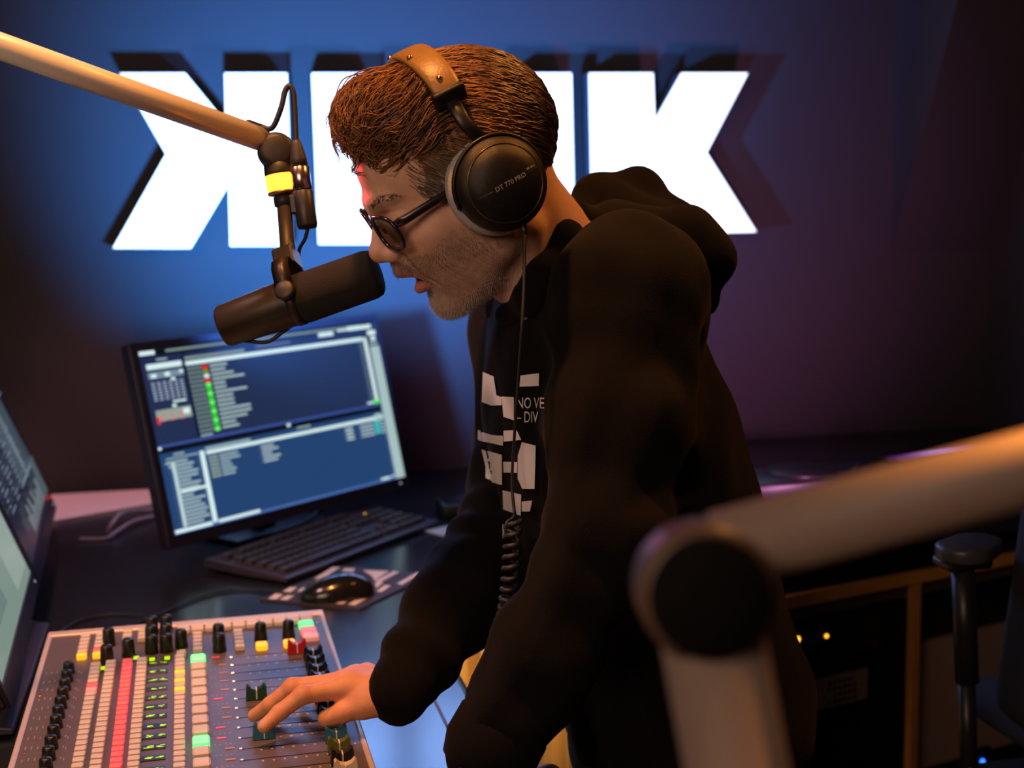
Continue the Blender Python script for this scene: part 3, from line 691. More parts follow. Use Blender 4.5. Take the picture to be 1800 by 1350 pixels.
CAPC = {'red': (0.42, 0.012, 0.02), 'black': (0.014, 0.014, 0.015), 'green': (0.015, 0.055, 0.03), 'blue': (0.03, 0.15, 0.26), 'olive': (0.12, 0.13, 0.03), 'cream': (0.72, 0.56, 0.38)}
caps = {k: cap_mesh(mat('cap_' + k, c, 0.32)) for k, c in CAPC.items()}
for i, (k, u) in enumerate([('red', .325), ('black', .343), ('black', .343), ('black', .343), ('black', .343), ('green', .265), ('black', .343), ('black', .343), ('black', .343), ('blue', .267), ('blue', .343), ('olive', .343), ('black', .343), ('cream', .343), ('black', .343)]):
    c = put(caps[k], 'fader_cap', u, VP(i) + 0.006, MZ + 0.001)
    if k in ('red', 'blue', 'cream'): c['label'] = k + ' fader cap'
    l = bpy.data.objects.new('pointer_line', me_ln); COL.objects.link(l); l.parent = c
# master section at the back
for k in range(10):
    for r_ in range(2): put(me_wide, 'button', 0.181 + k * 0.0186, 0.030 + r_ * 0.0165, m=None)
def colbtn(u, v0, n, ms={}):
    for j in range(n): put(me_sb, 'button', u, v0 + j * 0.0165, m=ms.get(j))
colbtn(0.052, 0.040, 6, {5: M_amb}); colbtn(0.072, 0.040, 6, {4: M_red, 5: M_amb})
colbtn(0.107, 0.036, 3); colbtn(0.127, 0.036, 3); colbtn(0.199, 0.072, 5); colbtn(0.253, 0.076, 5); colbtn(0.178, 0.148, 1)
for u, v in ((0.084, 0.074), (0.085, 0.148), (0.111, 0.128), (0.139, 0.036), (0.139, 0.078), (0.140, 0.122), (0.158, 0.036), (0.158, 0.078), (0.159, 0.122), (0.178, 0.108), (0.227, 0.098), (0.227, 0.140), (0.282, 0.108), (0.319, 0.108)):
    put(me_tk, 'knob', u, v)
for u, v in ((0.281, 0.146), (0.317, 0.146)): put(bevbox('button', 0.0155, 0.018, 0.009, M_amb, 0.002), 'button', u, v)
put(bevbox('button', 0.020, 0.020, 0.010, M_grn, 0.002), 'button', 0.345, 0.075)
put(bevbox('button', 0.022, 0.020, 0.010, M_pink, 0.002), 'button', 0.346, 0.102); put(bevbox('button', 0.022, 0.020, 0.009, mat('pale_pink_button', (0.8, 0.5, 0.5), 0.4, emit=(1, .3, .35), estr=.25), 0.002), 'button', 0.347, 0.126)
me_md = bevbox('meter_display', 0.010, 0.020, 0.0012, M_knob, 0.0003); me_ms = bevbox('meter_segment', 0.007, 0.012, 0.0008, M_yg, 0.0002)
for u, v in ((0.086, 0.112), (0.141, 0.152), (0.160, 0.152), (0.179, 0.130), (0.082, 0.170), (0.121, 0.140), (0.112, 0.156)):
    d = put(me_md, 'meter_display', u, v); s_ = bpy.data.objects.new('meter_segment', me_ms); COL.objects.link(s_); s_.parent = d; s_.location = (0, 0, 0.0012)
for u, v in ((0.358, 0.23), (0.362, 0.05), (0.362, 0.50), (0.012, 0.25), (0.012, 0.43)): put(me_dot, 'panel_screw', u, v)

# ================================================================== microphone boom arm
M_tube = mat('boom_alu', (0.86, 0.78, 0.68), 0.34, metal=0.12)
M_joint = mat('joint_black', (0.030, 0.024, 0.022), 0.5, noise=0.1, nscale=60)
e0 = P(-330, -36, 1.33); e1 = P(463, 246, 1.640); ball = P(485, 266, 1.645); bdir = unit(e1 - e0)
base = np.array([e0[0] - 0.10, e0[1] - 0.06, DESK_Z])
arm = thing('microphone_boom_arm', 'slim orange lit metal boom arm holding the microphone', 'boom arm', base)
MB().tube([e0, e1], 0.0140, 28).build('upper_tube', M_tube, arm)
MB().tube([e0, base + ez * 0.03], 0.0140, 24).build('lower_tube', M_tube, arm)
MB().lathe(e0 - unit(np.cross(bdir, ez)) * 0.018, unit(np.cross(bdir, ez)), [(0, 0.018), (0.003, 0.022), (0.033, 0.022), (0.036, 0.018)], 28).build('elbow_joint', M_joint, arm)
MB().lathe(base, ez, [(0, 0.045), (0.006, 0.045), (0.010, 0.03), (0.045, 0.018)], 28).build('desk_clamp', M_joint, arm)
jd = unit(-fwd * 0.95 + right * 0.2)
MB().lathe(ball - jd * 0.018, jd, [(0, 0.014), (0.003, 0.0195), (0.010, 0.0212), (0.026, 0.0212), (0.033, 0.0195), (0.0355, 0.014), (0.036, 0.004)], 32).build('end_joint', M_joint, arm)
ax_dn = unit(P(498, 345, 1.645) - ball)                        # the stem hangs down from the joint
MB().lathe(ball, ax_dn, [(0.010, 0.0165), (0.024, 0.0175), (0.0295, 0.0175)], 28).build('collar', M_joint, arm)
def at_stem(py): return ball + ax_dn * ((py - 266) * 1.645 / F / 0.985)
ring = MB(); s0 = at_stem(307); ring.lathe(s0, ax_dn, [(0, 0.0172), (0.001, 0.0176), (0.0185, 0.0170), (0.0195, 0.0165)], 32)
lr = ring.build('light_ring', mat('red_light_ring', (0.9, 0.3, 0.05), 0.3, emit=(1.0, 0.22, 0.015), estr=5.5), arm); lr['label'] = 'glowing red orange on-air light ring'
ld = bpy.data.lights.new('on_air_glow', 'SPOT'); ld.energy = 8.0; ld.color = (1.0, 0.06, 0.07); ld.shadow_soft_size = 0.012; ld.spot_size = math.radians(64); ld.spot_blend = 0.8
lo = bpy.data.objects.new('on_air_glow', ld); COL.objects.link(lo); lo.location = Vector(s0 + ax_dn * 0.01 + right * 0.020 - fwd * 0.014)
lo.rotation_euler = (Vector(P(650, 285, 1.49)) - lo.location).to_track_quat('-Z', 'Y').to_euler()
MB().lathe(at_stem(337), ax_dn, [(0, 0.0172), (0.0025, 0.0172), (0.004, 0.012)], 28).build('ring_base', mat('copper_trim', (0.5, 0.25, 0.15), 0.3, metal=0.8), arm)
MB().lathe(at_stem(344), ax_dn, [(0, 0.0095), (0.001, 0.0120), (0.0115, 0.0120), (0.0125, 0.008)], 12).build('thread_nut', M_joint, arm)
tp = bdir; cp = e1 - bdir * 0.012 + ez * 0.0145
MB().box(cp, (0.020, 0.010, 0.005), (bdir, unit(np.cross(ez, bdir)), unit(np.cross(bdir, np.cross(ez, bdir)))), bevel=0.002).build('cable_exit', M_joint, arm)

# ================================================================== microphone
m_f = P(664, 478, 1.585); m_b = P(392, 574, 1.612); mxd = unit(m_f - m_b); ML_ = np.linalg.norm(m_f - m_b)
stem0 = at_stem(357); stem1 = P(506, 440, 1.62)
mic = thing('studio_microphone', "black broadcast microphone with foam windscreen in front of the man's mouth", 'microphone', (m_b + m_f) / 2)
M_foam = mat('mic_foam', (0.016, 0.012, 0.011), 0.95, bump=0.5, bscale=900)
M_mic = mat('mic_body', (0.036, 0.026, 0.020), 0.40, metal=0.2, noise=0.08, nscale=120)
L1 = ML_ * 0.50
MB().lathe(m_b + mxd * L1, mxd, [(0, 0.0265), (0.003, 0.0285), (ML_ - L1 - 0.010, 0.0280), (ML_ - L1 - 0.003, 0.0262), (ML_ - L1, 0.0225), (ML_ - L1 + 0.0005, 0.004)], 48).build('windscreen', M_foam, mic)
MB().lathe(m_b, mxd, [(-0.001, 0.006), (0, 0.0225), (0.003, 0.0243), (0.06, 0.0268), (L1 - 0.012, 0.0272), (L1, 0.0268)], 48).build('body', M_mic, mic)
MB().lathe(m_b + mxd * (L1 - 0.010), mxd, [(0, 0.0275), (0.001, 0.0288), (0.009, 0.0288), (0.010, 0.0275)], 48).build('band', M_mic, mic)
# yoke: a bent strap that straddles the body
pv = m_b + mxd * (L1 - 0.004); yu = unit(stem1 - pv - mxd * ((stem1 - pv) @ mxd)); ys_ = np.cross(mxd, yu)
strap = []
for s, hgt in ((-1, -0.004), (-1, 0.030), (-0.8, 0.042), (0, 0.044), (0.8, 0.042), (1, 0.030), (1, -0.004)): strap.append(pv + ys_ * s * 0.0335 + yu * hgt)
MB().tube(strap, 0.0105, 4, flat=(mxd, (0.22, 1.0))).build('yoke', M_mic, mic)
for s in (-1, 1): MB().lathe(pv + ys_ * s * 0.030, ys_ * s, [(0, 0.011), (0.006, 0.0115), (0.008, 0.009)], 20).build('pivot_knob', M_joint, mic)
MB().tube([stem0, stem1, pv + yu * 0.044], [0.0090, 0.0088, 0.0088], 20).build('stem', M_joint, mic)
MB().box(pv + yu * 0.052, (0.024, 0.030, 0.024), (mxd, ys_, yu), bevel=0.002).build('yoke_block', M_mic, mic)
# connector and cable clipped to the stem
xd = unit(P(540, 395, 1.63) - P(522, 262, 1.63)); x0 = P(520, 246, 1.628)
con2 = thing('microphone_cable', 'black cable looping from the boom arm to a silver banded connector', 'cable', x0)
MB().lathe(x0, xd, [(0, 0.0045), (0.004, 0.006), (0.022, 0.0098), (0.031, 0.0100)], 20).build('strain_relief', M_joint, con2)
MB().lathe(x0 + xd * 0.031, xd, [(0, 0.0100), (0.001, 0.0112), (0.026, 0.0112), (0.027, 0.010)], 24).build('connector_shell', mat('nickel_shell', (0.62, 0.50, 0.44), 0.22, metal=1.0), con2)
MB().lathe(x0 + xd * 0.058, xd, [(0, 0.0100), (0.002, 0.0118), (0.040, 0.0118), (0.044, 0.0105), (0.045, 0.004)], 24).build('socket_body', M_black, con2)
MB().box(x0 + xd * 0.075 - right * 0.010, (0.014, 0.012, 0.022), (right, fwd, xd), bevel=0.002).build('clip', M_black, con2)
MB().tube(bez([cp + bdir * 0.008, P(478, 225, 1.63), P(494, 190, 1.625), P(501, 160, 1.625), P(509, 151, 1.626), P(516, 165, 1.627), P(519, 205, 1.628), x0 + xd * 0.003], 8), 0.0033, 10).build('cable_loop', M_cable, con2)
MB().tube(bez([x0 + xd * 0.102, P(536, 420, 1.63), P(527, 436, 1.635), P(525, 450, 1.645)], 6), 0.0022, 8).build('lead', M_cable, con2)
MB().tube(bez([m_b + mxd * 0.02 - ez * 0.022, P(440, 600, 1.61), P(470, 601, 1.605), P(498, 583, 1.605), m_b + mxd * (L1 - 0.006) - ez * 0.024], 8), 0.0022, 8).build('body_lead', M_cable, mic)

# ================================================================== near boom arm, out of focus
j0 = P(1236, 1036, 0.600)
na = thing('boom_arm', 'thick metal boom arm with a round black joint above the guest table', 'boom arm', (P(1330, 1425, 0.60)[0] + 0.06, P(1330, 1425, 0.60)[1], 0.94))
M_tube2 = mat('boom_alu_dark', (0.20, 0.148, 0.122), 0.5, spec=0.25)
u_dir = unit(P(1800, 822, 0.61) - P(1320, 950, 0.60)); l_dir = unit(P(1292, 1350, 0.60) - P(1242, 1085, 0.60)); u_0 = P(1262, 968, 0.60)
end_u = u_0 + u_dir * 0.34; lz = (j0[2] - 0.96) / -l_dir[2]; end_l = j0 + l_dir * lz
na.location = Vector((end_l[0], end_l[1], 0.94))
MB().tube([u_0, end_u], 0.0165, 36).build('upper_tube', M_tube2, na)
MB().tube([j0 + l_dir * 0.006, end_l], [0.0220, 0.0220], 36).build('lower_tube', M_tube2, na)
jn = -fwd
MB().lathe(j0 - jn * 0.028, jn, [(0, 0.018), (0.003, 0.0245), (0.053, 0.0250), (0.0565, 0.0225), (0.057, 0.004)], 40).build('joint', mat('joint_cap', (0.004, 0.0035, 0.0035), 0.8, spec=0.08), na)
MB().lathe(j0 - jn * 0.024, jn, [(0, 0.022), (0.004, 0.0285), (0.040, 0.0285), (0.045, 0.0250)], 40).build('joint_housing', mat('housing_brown', (0.11, 0.065, 0.045), 0.42), na)
MB().lathe(np.array([end_l[0], end_l[1], 0.94]), ez, [(0, 0.06), (0.008, 0.06), (0.014, 0.035), (0.03, 0.028)], 28).build('base', M_joint, na)
MB().lathe(end_u - unit(np.cross(u_dir, ez)) * 0.03, unit(np.cross(u_dir, ez)), [(0, 0.026), (0.003, 0.029), (0.057, 0.029), (0.06, 0.026)], 28).build('end_joint', M_joint, na)
gt = thing('guest_table', 'dark guest table below the thick boom arm', 'table', (end_l[0] + 0.25, end_l[1] - 0.05, 0))
gc = np.array([end_l[0] + 0.25, end_l[1] - 0.05, 0])
MB().box(gc + ez * 0.9225, (0.9, 0.45, 0.035), AX3, bevel=0.004).build('table_top', M_desk, gt)
for sa in (-1, 1):
    for sb in (-1, 1): MB().box(gc + ex * sa * 0.41 + ey * sb * 0.18 + ez * 0.4525, (0.05, 0.05, 0.905), AX3).build('leg', M_black, gt)

# ================================================================== right-hand side: table, rack, chair
rz_ = math.radians(28.5); rx = np.array([math.cos(rz_), math.sin(rz_), 0]); ry = np.array([-math.sin(rz_), math.cos(rz_), 0])
RT = 0.965
tb = thing('side_table', 'dark side table along the wall behind the man, with wood edged cabinet below', 'table', RM(1.3, 2.9, 0))
MB().prism([(0.81, 2.37), (1.05, 2.30), (A1 - 0.01, 2.38), (A1 - 0.01, WALL_B - 0.006), (0.81, WALL_B - 0.006)], RM(0, 0, 0), ex, ey, ez, RT - 0.03, RT).build('table_top', M_desk, tb)
for a, b in ((0.87, 3.15), (1.90, 3.15), (1.90, 2.45)): MB().box(RM(a, b, (RT - .03) / 2), (0.05, 0.05, RT - 0.03), AX3).build('leg', M_black, tb)
# record deck / reflection slab on it
def flat_item(name, label, cat, c, size, m, h):
    o = MB().box((0, 0, h / 2), (size[0], size[1], h), AX3, bevel=0.003).build(name, m); o.location = Vector((c[0], c[1], RT)); return tag(o, label, cat)
pl = onz(1440, 842, RT + 0.03)
fi = thing('turntable', 'flat black turntable standing on the side table', 'turntable', (pl[0], pl[1], RT))
MB().box((pl[0], pl[1], RT + 0.022), (0.34, 0.16, 0.044), AX3, bevel=0.006, seg=2).build('plinth', M_black, fi)
MB().lathe((pl[0] - 0.04, pl[1] + 0.0, RT + 0.044), ez, [(0, 0.07), (0.006, 0.07), (0.007, 0.068)], 32).build('platter', M_black2, fi)
MB().tube([(pl[0] + 0.10, pl[1] + 0.04, RT + 0.06), (pl[0] + 0.06, pl[1] - 0.04, RT + 0.056)], 0.003, 8).build('tone_arm', M_joint, fi)
c_ = onz(1382, 858, RT + 0.012)
cup = thing('glass_jar', 'small amber glass jar on the side table, glow put into its colour', 'jar', (c_[0], c_[1], RT))
MB().lathe((c_[0], c_[1], RT), ez, [(0, 0.010), (0.002, 0.013), (0.018, 0.013), (0.020, 0.010)], 16).build('jar', mat('amber_jar_glow', (0.9, 0.5, 0.12), 0.3, emit=(1.0, 0.45, 0.08), estr=0.8), cup)  # the jar is no lamp; its brightness is put in as emission
MB().lathe((c_[0], c_[1], RT + 0.020), ez, [(0, 0.011), (0.006, 0.011), (0.0065, 0.009)], 16).build('lid', M_black, cup)
s_a = onz(1565, 812, RT + 0.004); s_b = onz(1725, 790, RT + 0.004); sd = unit(s_b - s_a); 
tv = thing('reflection_slab', 'thin glossy slab with the white and purple sign reflection painted as glow on the side table', 'reflection_slab', ((s_a + s_b) / 2 * [1, 1, 0]) + ez * RT)
sn = np.array([-sd[1], sd[0], 0]); L_ = np.linalg.norm(s_b - s_a)
MB().box((s_a + s_b) / 2 * [1, 1, 0] + ez * (RT + 0.004) , (L_, 0.09, 0.008), (sd, sn, ez), bevel=0.002).build('shell', M_black, tv)
sc = MB(); q0 = (s_a + s_b) / 2 * [1, 1, 0] + ez * (RT + 0.0084)
NS = 12
for i in range(NS):
    x0_, x1_ = -L_ / 2 * .96 + L_ * .96 * i / NS, -L_ / 2 * .96 + L_ * .96 * (i + 1) / NS; t_ = (i + .5) / NS
    w = math.exp(-((t_ - .58) / .28) ** 2); sc.quad(q0 + sd * x0_ - sn * .028, q0 + sd * x1_ - sn * .028, q0 + sd * x1_ + sn * .028, q0 + sd * x0_ + sn * .028, (0.35 * w + .06, 0.28 * w ** 1.5 + .015, 0.75 * w + .08))
sc.build('screen', attr_emit('painted_reflection', 0.9), tv, recalc=False)  # sign's reflection on the table top, put in as emitted colour
# equipment cabinet with wooden edges
DR = 2.45
k0 = P(1330, 1072, DR); zt = k0[2]
def onrack(px, py, off=0.0):
    r = ray(px, py); return CAM + r * (((k0 - CAM) @ ry + off) / (r @ ry))
def rk(px, py):
    p = onrack(px, py); return (p @ rx, p[2])
xl = rk(1290, 1090)[0]; xp = rk(1612, 1200)[0]; xr = rk(1900, 970)[0]; yb = k0 @ ry
cab = thing('equipment_cabinet', 'dark equipment cabinet with orange wood edges below the side table', 'cabinet', rx * ((xl + xr) / 2) + ry * (yb + 0.25))
def rbox(x0, x1, y0, y1, z0, z1): return rx * ((x0 + x1) / 2) + ry * ((y0 + y1) / 2) + ez * ((z0 + z1) / 2), (x1 - x0, y1 - y0, z1 - z0)
AXR = (rx, ry, ez); M_cabin = mat('cabinet_black', (0.012, 0.009, 0.008), 0.6); M_beige = mat('beige_board', (0.50, 0.32, 0.24), 0.7, noise=0.06, nscale=30)
zt1 = zt + 0.012
def cb(name, m, *a): c, s = rbox(*a); return MB().box(c, s, AXR).build(name, m, cab)
cb('top_edge', M_wood, xl, xr, yb, yb + 0.012, zt1 - 0.022, zt1)
cb('top_board', M_cabin, xl, xr, yb + 0.012, yb + 0.42, zt1 - 0.022, zt1)
cb('rail', mat('rail_brown', (0.08, 0.045, 0.035), 0.5), xl, xr, yb + 0.02, yb + 0.035, zt1 - 0.052, zt1 - 0.024)
cb('upright_edge', M_wood, xp - 0.009, xp + 0.009, yb + 0.004, yb + 0.02, 0.04, zt1 - 0.022)
cb('upright', M_cabin, xp - 0.009, xp + 0.009, yb + 0.02, yb + 0.42, 0.04, zt1 - 0.022)
cb('side_panel', M_cabin, xl, xl + 0.018, yb + 0.004, yb + 0.42, 0.04, zt1 - 0.022)
cb('side_panel', M_cabin, xr - 0.018, xr, yb + 0.004, yb + 0.42, 0.04, zt1 - 0.022)
cb('back_panel', M_cabin, xl, xp, yb + 0.40, yb + 0.42, 0.04, zt1 - 0.022)
cb('bottom_board', M_cabin, xl, xr, yb + 0.004, yb + 0.42, 0.0, 0.04)
zb_hi = onrack(1660, 1118, 0.10)[2]; zb_lo = onrack(1650, 1338, 0.10)[2]
cb('beige_panel', M_beige, xp + 0.009, xr - 0.018, yb + 0.09, yb + 0.105, zb_lo, zb_hi)['label'] = 'dull beige board'
cb('shadow_board', M_cabin, xp + 0.009, xr - 0.018, yb + 0.11, yb + 0.42, 0.04, zt1 - 0.022)
def unitbox(name, label, px0, px1, py0, py1, dep=0.06):
    x0 = rk(px0, py0)[0]; x1 = rk(px1, py1)[0]; z1 = rk(1450, py0)[1]; z0 = rk(1450, py1)[1]
    t = thing(name, label, 'audio unit', rx * ((x0 + x1) / 2) + ry * (yb + dep + 0.12) + ez * min(z0, z1), 'rack units in the cabinet')
    c, s = rbox(max(x0, xl + .02), min(x1, xp - .012), yb + dep, yb + dep + 0.26, min(z0, z1), max(z0, z1)); MB().box(c, s, AXR, bevel=0.002).build('housing', M_cabin, t)
    return t, x0, x1, min(z0, z1), max(z0, z1), yb + dep
def face_pt(px, py, y):
    r = ray(px, py); return CAM + r * ((y - CAM @ ry) / (r @ ry))
t, x0, x1, z0, z1, yf = unitbox('rack_unit', 'black rack unit with two glowing amber lights in the cabinet', 1300, 1600, 1096, 1166)
for px, py, rad in ((1402, 1124, 0.0062), (1453, 1118, 0.0040)):
    MB().ell(face_pt(px, py, yf - 0.001), (rad, 0.002, rad * .9), AXR, 12).build('indicator_light', emat('amber_lamp', (1.0, 0.42, 0.02), 3.0), t)
MB().box(face_pt(1500, 1140, yf - 0.001), (0.16, 0.002, 0.02), AXR).build('display_window', mat('gloss_black'), t)
t, x0, x1, z0, z1, yf = unitbox('rack_unit', 'beige fronted rack unit with small dark buttons, lowest in the cabinet', 1300, 1560, 1180, 1285, 0.09)
c = face_pt(1472, 1213, yf - 0.002)
MB().box(c, (0.150, 0.004, 0.062), AXR, bevel=0.002).build('front_plate', mat('beige_front', (0.42, 0.30, 0.20), 0.5, noise=0.08, nscale=50), t)
bmh = MB(); bmh.box((0, 0, 0), (0.006, 0.003, 0.006), AXR); me_rb = bmh.mesh('button'); me_rb.materials.append(M_cabin)
for i in range(6):
    for j in range(4):
        if (i, j) in ((0, 2), (5, 0)): continue
        link_copy(me_rb, 'button', t, c + rx * (-0.022 + i * 0.0125) + ez * (0.018 - j * 0.0125) - ry * 0.003)

# high office chair at the edge of the room
CD = 2.02
ch = thing('draughting_chair', 'tall black draughting chair with padded armrest beside the cabinet', 'chair', P(1790, 1330, CD) * [1, 1, 0])
ctr = P(1795, 1290, CD)
pad_c = P(1702, 966, CD)
fa = Field(pad_c - [0.09, 0.14, 0.04], pad_c + [0.09, 0.14, 0.04], 0.0035)
cd = unit(ey * 0.6 + ex * 0.8)
fa.cone(pad_c - cd * 0.015, pad_c + cd * 0.03, 0.040, 0.036, 0.01); fa.f = np.maximum(fa.f, (np.abs(fa.ax[2] - pad_c[2]) - 0.011).astype(np.float32)[None, None, :] - 0.004 + 0.25 * np.maximum(fa.f + 0.02, 0))
V, Q = fa.surface(); np_object('armrest_pad', V, Q, mat('armrest_pu', (0.055, 0.05, 0.055), 0.38), ch)
post0 = P(1692, 985, CD); post1 = P(1706, 1350, CD)
MB().box(post0 - ez * 0.002, (0.07, 0.05, 0.014), AX3, bevel=0.004).build('armrest_bracket', M_black, ch)
MB().tube([post0, P(1700, 1200, CD)], 0.0165, 16).build('armrest_sleeve', M_black2, ch)
MB().tube([P(1698, 1180, CD), post1 - ez * 0.04], 0.0125, 16).build('armrest_post', M_black2, ch)
M_up = mat('chair_fabric', (0.013, 0.011, 0.012), 0.85, bump=0.3, bscale=500)
se = np.array([ctr[0] + 0.25, ctr[1] + 0.02, 0.0]); zs_ = P(1750, 1262, CD)[2]
MB().box(se + ez * (zs_ - 0.035), (0.46, 0.46, 0.07), AX3, bevel=0.03, seg=4).build('seat', M_up, ch)
bk0 = P(1812, 1225, CD); 
MB().box(np.array([bk0[0] + 0.075, bk0[1] - 0.16, P(1800, 1060, CD)[2]]), (0.16, 0.40, 0.34), (unit(ex - .12 * ez), ey, unit(ez + .12 * ex)), bevel=0.04, seg=4).build('backrest', M_up, ch)
MB().box(np.array([bk0[0] + 0.10, bk0[1] - 0.10, zs_ + 0.02]), (0.05, 0.07, 0.16), AX3, bevel=0.008).build('back_bracket', M_black, ch)
MB().box(np.array([(post1[0] + se[0]) / 2, (post1[1] + se[1]) / 2, zs_ - 0.075]), (0.34, 0.06, 0.02), AX3, bevel=0.004).build('seat_plate', M_black, ch)
MB().tube([post1 - ez * 0.04, np.array([post1[0], post1[1], zs_ - 0.075]), np.array([post1[0] + .08, post1[1], zs_ - 0.08])], 0.012, 12).build('armrest_foot', M_black2, ch)
MB().tube([se + ez * 0.07, se + ez * (zs_ - 0.07)], [0.03, 0.025], 16).build('gas_lift', M_black2, ch)
rg = [se + ez * 0.32 + np.array([math.cos(a), math.sin(a), 0]) * 0.2 for a in np.linspace(0, 2 * math.pi, 32, endpoint=False)]
MB().tube(rg, 0.010, 8, closed=True).build('foot_ring', M_black2, ch)
for k in range(4):
    a = k * math.pi / 2; d = np.array([math.cos(a), math.sin(a), 0]); MB().tube([se + ez * 0.32 + d * 0.02, se + ez * 0.32 + d * 0.2], 0.007, 8).build('ring_spoke', M_black2, ch)
for k in range(5):
    a = 2 * math.pi * k / 5; d = np.array([math.cos(a), math.sin(a), 0])
    MB().tube([se + ez * 0.09, se + d * 0.30 + ez * 0.07], [0.026, 0.016], 10).build('leg', M_black, ch)
    MB().lathe(se + d * 0.30 + ez * 0.0275 - np.cross(ez, d) * 0.02, np.cross(ez, d), [(0, 0.022), (0.003, 0.0275), (0.037, 0.0275), (0.04, 0.022)], 16).build('castor', M_black, ch)
bl = onrack(1721, 1336, 0.080)
b_ = thing('power_adapter', 'small black adapter with a glowing blue light on the beige board', 'adapter', bl)
MB().box(bl + ry * 0.0, (0.06, 0.016, 0.05), AXR, bevel=0.004).build('housing', M_cabin, b_)
MB().ell(bl - ry * 0.009, (0.005, 0.003, 0.005), AXR, 10).build('indicator_light', emat('blue_led', (0.02, 0.12, 1.0), 6.0), b_)
# ================================================================== the man
HL = np.array([-0.044, 1.555, 1.588])                    # between the ears
_f = np.array([-0.886, -0.286, -0.366]); _l = np.array([0.335, -0.939, -0.079]); _u = np.array([-0.321, -0.192, 0.927])
_a = math.radians(3.5)
HF = unit(_f * math.cos(_a) - _u * math.sin(_a)); HLT = unit(_l - HF * (_l @ HF)); HU = np.cross(HF, HLT)
HR = np.stack([HF, HLT, HU], 1)
def h2w(p): return HL + np.asarray(p, float) @ HR.T
def w2h(p): return (np.asarray(p, float) - HL) @ HR
feet = np.array([0.23, 1.70, 0.0])
man = thing('person', 'man in a black hoodie and glasses leaning over the mixing console', 'person', feet)

# ---- head and neck
hd = Field((-0.16, -0.13, -0.24), (0.15, 0.13, 0.17), 0.0021)
hd.ell((-0.012, 0, 0.052), (0.100, 0.075, 0.085), 0.01)
hd.ell((0.046, 0, 0.066), (0.052, 0.060, 0.056), 0.03)
hd.ell((0.042, 0, -0.010), (0.055, 0.060, 0.062), 0.025)
for s in (-1, 1):
    hd.ell((0.060, s * 0.043, -0.004), (0.026, 0.021, 0.018), 0.022)         # cheekbone
    hd.cone((0.006, s * 0.050, -0.052), (0.064, s * 0.018, -0.090), 0.019, 0.015, 0.022)   # jaw
    hd.ell((0.050, s * 0.034, -0.042), (0.032, 0.024, 0.036), 0.02)
    hd.ell((0.000, s * 0.056, -0.02), (0.034, 0.018, 0.040), 0.02)
hd.ell((0.030, 0, -0.076), (0.045, 0.040, 0.026), 0.03)
hd.ell((0.070, 0, -0.034), (0.030, 0.032, 0.026), 0.02)                      # muzzle
hd.ell((0.063, 0, -0.092), (0.019, 0.023, 0.016), 0.016)                     # chin
hd.ell((0.070, 0, -0.096), (0.011, 0.016, 0.011), 0.012)
hd.cone((0.088, -0.030, 0.040), (0.096, -0.010, 0.038), 0.011, 0.011, 0.014); hd.cone((0.088, 0.030, 0.040), (0.096, 0.010, 0.038), 0.011, 0.011, 0.014)
for s in (-1, 1): hd.ell((0.1065, s * 0.031, 0.016), (0.020, 0.020, 0.013), 0.012, op='sub')   # eye sockets
hd.cone((0.094, 0, 0.028), (0.1125, 0, -0.008), 0.0085, 0.0105, 0.012)       # nose
hd.ell((0.1135, 0, -0.0115), (0.0115, 0.0120, 0.0105), 0.008)
for s in (-1, 1):
    hd.ell((0.1035, s * 0.0125, -0.0165), (0.0115, 0.0072, 0.0085), 0.006)
    hd.ell((0.107, s * 0.0072, -0.027), (0.006, 0.0036, 0.0055), 0.003, op='sub')
    hd.ell((0.084, s * 0.031, 0.019), (0.0135, 0.0150, 0.0125), 0.004)         # eyeball under the lid
    hd.cone((0.0915, s * 0.020, 0.0215), (0.088, s * 0.043, 0.0195), 0.0042, 0.0038, 0.004)
hd.cone((0.097, 0, -0.028), (0.098, 0, -0.038), 0.010, 0.009, 0.010)
for s in (-1, 1): hd.cone((0.1010, s * 0.003, -0.0390), (0.084, s * 0.021, -0.0475), 0.0066, 0.0042, 0.006)   # upper lip
hd.ell((0.092, 0, -0.0540), (0.024, 0.0185, 0.0072), 0.003, op='sub')         # open mouth
for s in (-1, 1): hd.cone((0.0895, s * 0.002, -0.0662), (0.079, s * 0.018, -0.058), 0.0066, 0.0042, 0.005)   # lower lip
hd.ell((0.092, 0, -0.079), (0.010, 0.022, 0.006), 0.008, op='sub')
for s in (-1, 1): hd.cone((0.096, s * 0.020, -0.022), (0.074, s * 0.035, -0.062), 0.0030, 0.0022, 0.006, op='sub')   # fold beside the mouth
nb = w2h(P(1010, 505, 1.63)); nb0 = np.array([-0.042, 0, -0.020])
hd.cone(nb0, nb, 0.054, 0.062, 0.03)
hd.cone((-0.005, 0.0, -0.075), w2h(P(940, 500, 1.60)), 0.030, 0.042, 0.03)
hd.cone((-0.035, 0.052, -0.05), w2h(P(925, 540, 1.57)), 0.011, 0.013, 0.022)
V, Q = hd.surface()
SK = np.array([0.78, 0.450, 0.310])
col = np.tile(SK, (len(V), 1)); x, y, z = V.T
def sm(a, b, t): t = np.clip((t - a) / (b - a), 0, 1); return t * t * (3 - 2 * t)
nz = np.sin(x * 410 + 3 * np.sin(y * 330)) * np.sin(y * 370 + z * 290) * 0.5 + 0.5
beard = sm(0.012, -0.028, z + 0.30 * np.maximum(x - 0.03, 0) + 0.12 * np.maximum(0.02 - x, 0)) * sm(-0.035, -0.005, x) * sm(-0.125, -0.095, z + 0.25 * np.minimum(x - 0.05, 0))
beard = np.maximum(beard * 0.62, sm(0.014, 0.006, np.hypot((x - 0.098) / 1.2, z + 0.0345)) * (np.abs(y) < 0.032) * 0.9)
